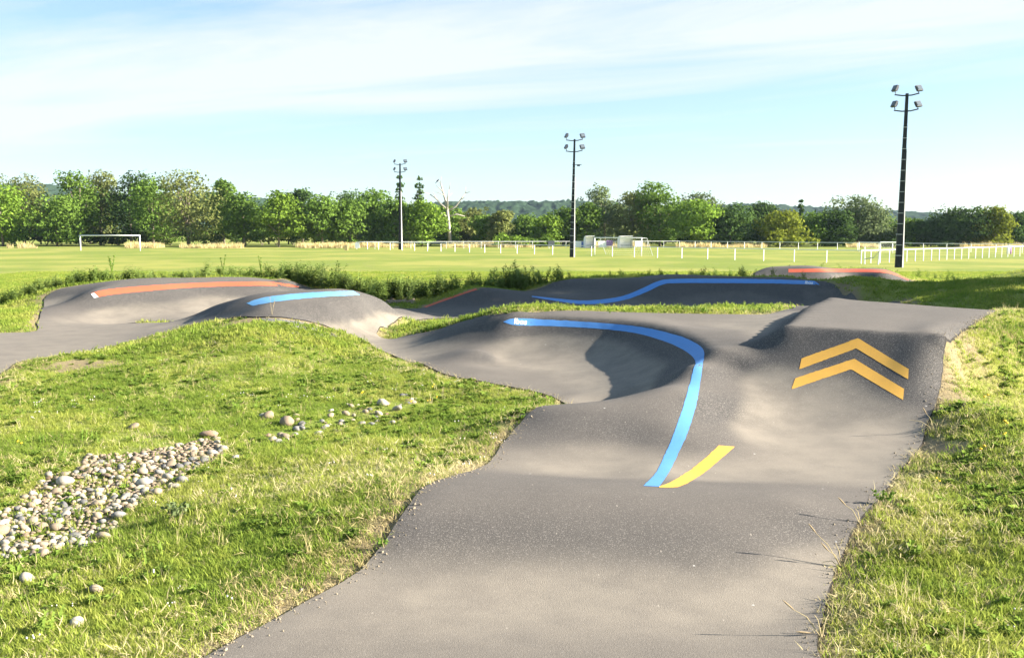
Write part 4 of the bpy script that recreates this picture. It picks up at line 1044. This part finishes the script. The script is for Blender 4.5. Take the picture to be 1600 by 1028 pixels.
def free(x, y):
    d = np.full(np.shape(x), 9.0)
    for a, b in zip(MID_LINE[:-1], MID_LINE[1:]):
        t = np.clip(((x-a[0])*(b[0]-a[0]) + (y-a[1])*(b[1]-a[1])) / ((b-a)**2).sum(), 0, 1); d = np.minimum(d, np.hypot(x-a[0]-t*(b[0]-a[0]), y-a[1]-t*(b[1]-a[1])))
    return np.where(inside_loop(x, y, STONE_POLY), .16, 1.0) * (1 - .93 * bare_at(x, y)) * (.22 + .78 * sstep(.10, .45, d))
def patchy(x, y): return np.clip((value_noise(x, y, .55, 11) * .6 + value_noise(x, y, 1.9, 12) * .6 - .28) * 1.7, 0, 1)
def lush(x, y): return free(x, y) * np.clip(.25 + patchy(x, y), 0, 1) * (.25 + .75 * sstep(.02, .5, sd_at(x, y)))
rg = np.random.default_rng(3)
nearP = np.concatenate([throw(14000, 4.6, 8.5, 8.5, 15, 23, lambda x, y: np.clip(.35 + patchy(x, y), 0, 1) * (1 - .8 * bare_at(x, y))), throw(72000, -8, 9, 2.6, 9, 21, lush), throw(88000, -13, 12.5, 9, 17, 22, lush)])
scatter("grass", blades_mesh("grass_sprig", 18, .060, .015, .048, .0028, 1.0, rg), m_blade, nearP, np.random.default_rng(4).uniform(.6, 1.35, len(nearP)), "short sunlit green grass beside the track", "grass")
n2P = np.concatenate([throw(26000, -7, 8, 2.6, 9, 31, lambda x, y: lush(x, y) * patchy(y + 40, x)), throw(30000, -12, 11, 9, 17, 32, lambda x, y: lush(x, y) * patchy(y + 40, x))])
scatter("grass", blades_mesh("grass_sprig", 12, .05, .04, .095, .0030, 1.0, rg), m_blade, n2P, np.random.default_rng(5).uniform(.6, 1.2, len(n2P)), "longer tufts of green grass among the short grass", "grass")
midP = np.concatenate([throw(70000, -18, 20, 15.5, 32, 41, lambda x, y: lush(x, y)), throw(60000, -30, 34, 32, 60, 42)])
scatter("grass", blades_mesh("grass_sprig", 16, .12, .03, .08, .0065, .9, rg), m_blade, midP, np.random.default_rng(6).uniform(.7, 1.4, len(midP)), "green grass between the berms and on the near field", "grass")
def edge_dry(x, y): s = sd_at(x, y); return free(x, y) * np.clip(sstep(.75, .05, s + (value_noise(x, y, .6, 15) - .5) * .7) * .9 + .42 * (1 - patchy(x, y)) + .10, 0, 1)
dryP = np.concatenate([throw(7000, 4.5, 8.5, 8, 15, 53, lambda x, y: .2 + .6 * (1 - patchy(x, y)) + .3 * bare_at(x, y), 0.0), throw(46000, -7, 8, 2.6, 9, 51, edge_dry, -.02), throw(52000, -13, 12, 9, 20, 52, edge_dry, -.01)])
scatter("dry_grass", blades_mesh("straw_sprig", 11, .06, .015, .065, .0023, 1.5, rg), m_strawb, dryP, np.random.default_rng(7).uniform(.6, 1.3, len(dryP)), "dry straw-coloured grass along the track edges", "dry grass", tilt=.4)
herbP = np.concatenate([throw(9000, -7, 8, 2.6, 9, 61, lambda x, y: free(x, y) * patchy(x + 17, y + 9) ** 2 * sstep(.05, .4, sd_at(x, y))), throw(16000, -12, 11, 9, 18, 62, lambda x, y: free(x, y) * patchy(x + 17, y + 9) ** 2)])
scatter("clover", rosette_mesh("clover_sprig", 22, .045, .028, .008, rg), m_herb, herbP, np.random.default_rng(8).uniform(.6, 1.5, len(herbP)), "low clover and broad-leaved herbs in the grass", "clover", tilt=.3)
bigP = throw(800, -8, 9, 2.8, 15, 71, lambda x, y: free(x, y) * patchy(x + 31, y + 5) ** 2 * sstep(.1, .5, sd_at(x, y)))
scatter("herbs", weed_mesh("herb_sprig", .12, 5, rg, 14, .038), m_herb, bigP, np.random.default_rng(9).uniform(.5, 1.15, len(bigP)), "small leafy herbs standing above the grass", "herbs")
hayP = throw(1700, -8, 9, 2.8, 16, 72, lambda x, y: free(x, y) * (.15 + patchy(x + 3, y + 25)))
scatter("dry_stalks", blades_mesh("stalk_sprig", 4, .05, .10, .22, .0016, .35, rg, 3), m_strawb, hayP, np.random.default_rng(10).uniform(.5, 1.1, len(hayP)), "thin pale grass stalks above the turf", "dry grass")
flP = throw(420, -7, 8, 2.8, 13, 73, lambda x, y: free(x, y) * (value_noise(x, y, 1.3, 33) > .62) * .8)
scatter("yellow_flowers", flower_mesh("flower_sprig", .12, rg, 2, .014), m_yflower, flP, np.random.default_rng(11).uniform(.7, 1.3, len(flP)), "scattered small yellow flowers in the grass", "flowers")
wfP = throw(1500, -7, 8, 2.8, 16, 74, lambda x, y: free(x, y) * (value_noise(x, y, .9, 34) > .74))
scatter("white_clover_flowers", flower_mesh("clover_flower", .05, rg, 2, .006), m_wflower, wfP, np.random.default_rng(12).uniform(.7, 1.2, len(wfP)), "small white clover heads in the grass", "flowers")
# tall weeds behind the berms
def band(x, y, pts, w):
    d = np.full(x.shape, 9.0); P = np.array(pts)
    for a, b in zip(P[:-1], P[1:]):
        t = np.clip(((x - a[0]) * (b[0] - a[0]) + (y - a[1]) * (b[1] - a[1])) / ((b - a) ** 2).sum(), 0, 1); d = np.minimum(d, np.hypot(x - a[0] - t * (b[0] - a[0]), y - a[1] - t * (b[1] - a[1])))
    return sstep(w, w * .35, d)
wl_pts = [(-14.5,27.3),(-11,29.6),(-8,30.0),(-5,29.6),(-3.5,28.4),(-1.6,29.4),(1.5,31.2),(5,31.8),(8.5,30.5)]
weedP = throw(6500, -17, 11, 25, 34, 81, lambda x, y: band(x, y, wl_pts, 2.1) * np.clip(.34 + .8 * patchy(x, y), 0, 1) * (1 - .55 * sstep(0, 3, x)), .10)
scatter("weeds", weed_mesh("weed_sprig", .62, 5, rg, 18, .14), m_weed, weedP, np.random.default_rng(13).uniform(.35, 1.2, len(weedP)) * (1 - .35 * sstep(0, 3, weedP[:, 0])) * (.55 + .6 * value_noise(weedP[:, 0], weedP[:, 1], 1.1, 71)), "tall green weeds behind the berms", "weeds")
w2P = throw(950, -7, 3, 26.5, 32, 82, lambda x, y: band(x, y, [(-6,28.8),(-3.6,27.6),(-2,28.4),(0,30)], 1.3), .1)
scatter("weeds", weed_mesh("weed_sprig", .85, 6, rg, 22, .15), m_weed, w2P, np.random.default_rng(14).uniform(.3, 1.15, len(w2P)) * (.45 + .75 * value_noise(w2P[:, 0], w2P[:, 1], .9, 72)), "tallest dark weeds in the hollow left of centre", "weeds")
islP = throw(2600, -3, 6, 16.8, 24, 83, lambda x, y: .1 + .6 * patchy(x, y), .08)
scatter("weeds", weed_mesh("weed_sprig", .13, 4, rg, 8, .05), m_weed, islP, np.random.default_rng(15).uniform(.4, 1.1, len(islP)), "short weeds on the strip behind the nearest berm", "weeds")
w3P = throw(2400, 2, 20, 32, 46, 84, lambda x, y: band(x, y, [(6.5,37.5),(8.6,41.5),(14,42.3),(19.5,40)], 1.3) * .6, .1)
scatter("weeds", weed_mesh("weed_sprig", .5, 4, rg, 12, .13), m_weed, w3P, np.random.default_rng(16).uniform(.5, 1.1, len(w3P)), "loose weeds around the far orange berm", "weeds")
# uncut yellow grass at the foot of the trees
g = np.random.default_rng(91); n = 5200; pxr = g.uniform(-20, 1620, n); yr = np.where(pxr < 560, 145, 152.5) + g.uniform(0, 11, n)
keep = (value_noise(pxr, yr, 45, 92) + .25 * value_noise(pxr, yr, 9, 93)) > .60
hx = (pxr - CX) / FPX * yr
hayfar = np.stack([hx, yr, np.zeros(n)], -1)[keep]
scatter("tall_dry_grass", blades_mesh("hay_sprig", 22, .6, .45, 1.15, .040, .35, rg), m_hay, hayfar, np.random.default_rng(17).uniform(.35, 1.15, len(hayfar)) * (.5 + .6 * value_noise(hayfar[:, 0], hayfar[:, 1], 2.5, 73)), "uncut yellow grass along the foot of the trees", "dry grass")

# grit and crumbs along the asphalt's edge
def grit_mesh():
    bm = bmesh.new(); bmesh.ops.create_icosphere(bm, subdivisions=1, radius=1.0)
    for v in bm.verts: v.co *= random.uniform(.7, 1.2); v.co.z *= .7
    me = bpy.data.meshes.new("grit"); bm.to_mesh(me); bm.free(); return me
g = np.random.default_rng(210); Lc = L_MAIN[(L_MAIN[:, 1] < 15) & (np.abs(L_MAIN[:, 0]) < 9)]; q = Lc[g.integers(len(Lc), size=3200)] + np.clip(g.normal(.02, .07, (3200, 2)), -.25, .25)
sdv = sd_at(q[:, 0], q[:, 1]); q = q[(sdv > -.16) & (sdv < .16)]
zq = np.where(sd_at(q[:, 0], q[:, 1]) < 0, hgt_smooth(q[:, 0], q[:, 1]) + .002, ground_z(q[:, 0], q[:, 1]) + .004)
scatter("grit", grit_mesh(), simple_mat("grit", (.26,.215,.155), .95, .1, vary=.4, scale=30), np.column_stack([q, zq]), g.lognormal(math.log(.0045), .45, len(q)), "crumbled soil and grit along the track edges", "grit", tilt=.8)

# ------------------------------------------------------------------ stones
def stone_mat(name, col, col2):
    m, nt, out = new_mat(name); k = NT(nt); P_ = k.obj(); r = k.rnd()
    c = k.mix(r, rgb(*col), rgb(*col2)); n = k.noise(P_, 14, 5, .65)
    c = k.mix(k.math('MULTIPLY', k.ramp(n, .45, .7), .4), c, rgb(.36,.32,.27)); k.bsdf(out, c, .85, .2, k.bump(n, .3, .01)); return m
M_STONE = [stone_mat("stone_tan", (.20,.15,.10), (.33,.27,.19)), stone_mat("stone_grey", (.09,.09,.092), (.20,.195,.185)), stone_mat("stone_pale", (.26,.23,.18), (.40,.36,.29)), stone_mat("stone_brown", (.15,.095,.06), (.25,.17,.11))]
stone_meshes = []
for i in range(12):
    bm = bmesh.new(); bmesh.ops.create_icosphere(bm, subdivisions=2, radius=1.0); g = np.random.default_rng(300 + i); ax = np.array([1.0, g.uniform(.65,.95), g.uniform(.38,.66)])
    dirs = g.normal(0, 1, (7, 3)); dirs /= np.linalg.norm(dirs, axis=1, keepdims=True); amp = g.uniform(-.55, .22, 7)
    for v in bm.verts:
        d = np.array(v.co); s = 1 + (amp * np.clip(dirs @ d, 0, 1) ** 2).sum(); v.co = d * s * ax
    me = bpy.data.meshes.new("stone"); bm.to_mesh(me); bm.free(); me.shade_smooth(); stone_meshes.append(me); me.materials.append(M_STONE[[0,1,2,0,1,2,3,0,2,1,0,2][i]])
def stone(x, y, r, seed, label, group, bury=.25, z=None, name="stone"):
    g = np.random.default_rng(seed); me = stone_meshes[g.integers(12)]; o = bpy.data.objects.new(name, me); COL.objects.link(o)
    zz = float(ground_z(np.array(x), np.array(y))) if z is None else z
    o.location = (x, y, zz + r * (.5 - bury)); s = r * g.uniform(.9, 1.1); o.scale = (s, s, s); o.rotation_euler = (g.normal(0, .3), g.normal(0, .3), g.uniform(0, 6.28))
    tag(o, label, "stone", group); return o
g = np.random.default_rng(400); mn, mx = STONE_POLY.min(0), STONE_POLY.max(0)
cx_, cy_, cr_ = g.uniform(mn[0], mx[0], 30000), g.uniform(mn[1], mx[1], 30000), np.clip(g.lognormal(math.log(.040), .38, 30000), .022, .10)
ok_ = inside_loop(cx_, cy_, STONE_POLY) & (value_noise(cx_, cy_, .5, 44) > .16); cand = np.stack([cx_, cy_, cr_], -1)[ok_]
kept = np.zeros((0, 3))
for q in cand:
    if len(kept) >= 860: break
    if len(kept) == 0 or ((kept[:, 0]-q[0])**2 + (kept[:, 1]-q[1])**2 > (.74 * (kept[:, 2]+q[2]))**2).all(): kept = np.vstack([kept, q])
pts = [tuple(float(v) for v in q) for q in kept]
pts.sort(key=lambda q: -q[2] / q[1])
for i, (x, y, r) in enumerate(pts[:290]):
    stone(x, y, r, 500 + i, "rounded river stone in the pale stone bed on the left grass", "stones of the stone bed", .26)
def stone_heap(name, P, label, cat):
    V, F, base_ = [], [], []
    for me in stone_meshes:
        co = np.empty(len(me.vertices) * 3, np.float32); me.vertices.foreach_get("co", co); base_.append((co.reshape(-1, 3), np.array([p.vertices[:] for p in me.polygons])))
    for i, (x, y, r, z) in enumerate(P):
        co, fc = base_[i % 12]; n = len(co); co = co * r; a = (i * 2.4) % 6.28
        co = np.stack([co[:, 0]*math.cos(a) - co[:, 1]*math.sin(a), co[:, 0]*math.sin(a) + co[:, 1]*math.cos(a), co[:, 2]], -1) + np.array([x, y, z]); f = fc + len(V) * n
        V.append(co); F.append(f)
    o = link(name, np_mesh(name, np.concatenate(V), np.concatenate(F), True), M_STONE[1 if name == "gravel" else 0]); tag(o, label, cat, kind="stuff"); return o
small = [(x, y, r, float(ground_z(np.array(x), np.array(y))) + r * .3) for x, y, r in pts[290:]]
for _ in range(500):
    x, y = g.uniform(mn[0], mx[0]), g.uniform(mn[1], mx[1])
    if inside_loop(np.array([x]), np.array([y]), STONE_POLY)[0]: small.append((x, y, g.uniform(.018, .04), float(ground_z(np.array(x), np.array(y))) + .004))
stone_heap("pebbles", small, "small pebbles between the larger stones of the stone bed", "pebbles")
# the thin scatter of stones in the middle of the grass
mid = [(450,666,.115,"largest pale boulder of the stone scatter in the middle of the grass"),(419,657,.085,"flat pale stone left of the largest boulder in the scatter"),(597,637,.085,"stone at the top right of the middle scatter"),(580,662,.06,"tan stone below the right end of the middle scatter"),(620,645,.06,"stone near the right end of the middle scatter"),(637,630,.05,"rightmost upper stone of the middle scatter"),(425,690,.06,"low stone below the largest boulder in the scatter"),
       (120,977,.046,"single pale stone near the lower left corner"),(42,905,.058,"pale flat stone below the left end of the stone bed"),(210,668,.06,"lone stone in the grass above the stone bed"),(150,925,.045,"grey stone half hidden in the grass at the lower left"),(370,718,.05,"small pale stone right of the stone bed's end"),(325,683,.11,"grey boulder at the upper tip of the stone bed"),(410,655,.05,"small stone left of the flat stone in the scatter")]
for i, (px, py, r, lab) in enumerate(mid):
    p = hit([px], [py])[0]; stone(p[0], p[1], r * 1.15, 900 + i, lab, None, .2)
for i in range(52):
    f = (i + g.random()) / 52; px = 425 + 225 * f + g.normal(0, 10); py = 684 - 50 * f + g.normal(0, 9); p = hit([px], [py])[0]
    stone(p[0], p[1], float(g.uniform(.028, .066)), 950 + i, "small stone of the thin scatter in the middle of the grass", "stones of the middle scatter", .32)
# grey gravel under the lip of the pale blue hump
px = 408 + 118 * g.random(1700); py = np.interp(px, [408,440,480,526], [498,499,505,521]) + abs(g.normal(0, 1, 1700)) * np.interp(px, [408,450,500,526], [2,7,8,3])
p = hit(px, py); p = p[sd_at(p[:, 0], p[:, 1]) > .01]
gr = [(float(a), float(b), float(r), float(z) + .008) for a, b, r, z in zip(p[:, 0], p[:, 1], g.uniform(.015, .036, len(p)), ground_z(p[:, 0], p[:, 1]))]
stone_heap("gravel", gr, "grey gravel below the edge of the pale blue hump", "gravel")
hol = []
for _ in range(60):
    p = hit([g.uniform(597, 648)], [g.uniform(466, 474)])[0]
    if sd_at(p[0], p[1]) > .05: hol.append((p[0], p[1], g.uniform(.05, .12), float(ground_z(np.array(p[0]), np.array(p[1]))) + .03))
if hol: stone_heap("rubble", hol, "grey rubble in the hollow by the weeds left of centre", "rubble")

# ------------------------------------------------------------------ single plants at the track's edge
m_stalk = simple_mat("straw_stalk", (.40,.33,.19), .9, .1); m_seed = simple_mat("seed_head", (.30,.23,.14), .9, .1)
def stalk_clump(px, py, tips, label, seeds=True):
    p = hit([px], [py])[0]; root = empty("grass_stalks", tuple(p)); t = float(np.linalg.norm(p[:2] )); pxm = t / FPX
    for i, (dx, dy, hd) in enumerate(tips):
        e = Vector((dx * pxm, random.uniform(-.05, .05), -dy * pxm)); mb = MB(); mb.tube([(0,0,-.02), e * .55 + Vector((0,0,.02)), e], [.0035,.0026,.0016], 5); st = mb.build("stalk", m_stalk, root)
        if hd:
            mb = MB(); u = Vector((.35 if dx < 0 else -.2, 0, -.9)).normalized() if hd == 2 else e.normalized()
            mb.tube([e - u*.004, e + u*.025, e + u*.055, e + u*.075], [.002,.0055,.005,.001], 6); mb.build("seed_head", m_seed, st)
    tag(root, label, "grass stalk")
stalk_clump(1316, 884, [(-38,-48,1),(-22,-24,1),(-10,-34,0),(12,-20,0),(-30,-6,0)], "bent dry grass stalks leaning over the right track edge")
stalk_clump(1284, 990, [(-42,-36,1),(-30,22,2),(-12,-30,0),(-18,-2,1),(14,-26,0)], "crossed dry stalks with seed heads at the lower right track edge")
stalk_clump(1345, 815, [(-22,-24,1),(-6,-18,0)], "short pale stalk at the right track edge below the green weed")
stalk_clump(1460, 668, [(-34,-10,0),(-22,4,0),(-12,-20,1)], "dry stalks over the right edge at the foot of the jump")
stalk_clump(425, 492, [(-3,-22,1),(3,-16,1),(6,-26,0)], "thin stalks on the edge of the pale blue hump")
m_ragweed = leaf_mat("fresh_weed", (.11,.19,.03), (.21,.32,.05))
def leafy_weed(px, py, hpx, wpx, label, mat, stems=4, leaves=60, seed=0):
    p = hit([px], [py])[0]; pxm = float(np.linalg.norm(p[:2])) / FPX; h, w = hpx * pxm, wpx * pxm; gg = np.random.default_rng(seed); root = empty("leafy_weed", tuple(p))
    mb = MB(); C = []
    for s in range(stems):
        e = Vector((gg.uniform(-.5,.5)*w, gg.uniform(-.3,.3)*w, h*gg.uniform(.7,1))); mb.tube([(0,0,-.02), e*.5, e], [.006*h/.2, .004*h/.2, .002*h/.2], 5); C += [tuple(e*f) for f in (.45,.7,.95)]
    mb.build("stem", m_herb, root); C = np.array(C); V, F, sh = leaf_cloud(C, np.full(len(C), w*.17), int(leaves*1.6), w*.085, gg, shell=.2); me = np_mesh("leaves", V, F); set_attr(me, "shade", sh); link("leaves", me, mat, root); tag(root, label, "weed")
leafy_weed(1383, 787, 22, 30, "fresh green leafy weed on the right track edge", m_ragweed, seed=1)
leafy_weed(600, 853, 12, 26, "small green weed overhanging the left track edge", LEAF['green'], seed=2)
leafy_weed(408, 421, 26, 8, "slim upright weed above the middle of the left berm", LEAF['green'], 2, 60, 3)
leafy_weed(348, 398, 26, 9, "tall slim weed standing behind the left berm's rim", LEAF['green'], 2, 60, 4)
leafy_weed(175, 425, 28, 12, "tall leafy weed behind the left part of the orange berm", LEAF['green'], 3, 90, 5)
leafy_weed(1098, 490, 10, 14, "bright small weed on the strip behind the nearest berm's right end", m_ragweed, 3, 50, 6)
leafy_weed(954, 490, 8, 12, "small weed on the strip behind the middle of the nearest berm", m_ragweed, 3, 40, 7)
leafy_weed(275, 812, 26, 42, "grey-green broad leaved weed at the right side of the stone bed", LEAF['pale'], 5, 90, 8)

# ------------------------------------------------------------------ air
hz = MB(); hz.box((0, 700, 41), (4200, 1900, 86)); haze = hz.build("haze", [], None)
m_haze, nt, out = new_mat("haze_air"); pv = nt.nodes.new("ShaderNodeVolumePrincipled"); pv.inputs["Color"].default_value = (.62,.80,1.0,1); pv.inputs["Density"].default_value = 0.00008; pv.inputs["Anisotropy"].default_value = .2
nt.links.new(pv.outputs[0], out.inputs["Volume"]); haze.data.materials.append(m_haze); tag(haze, "thin bluish summer haze in the distance", "haze", kind="stuff")
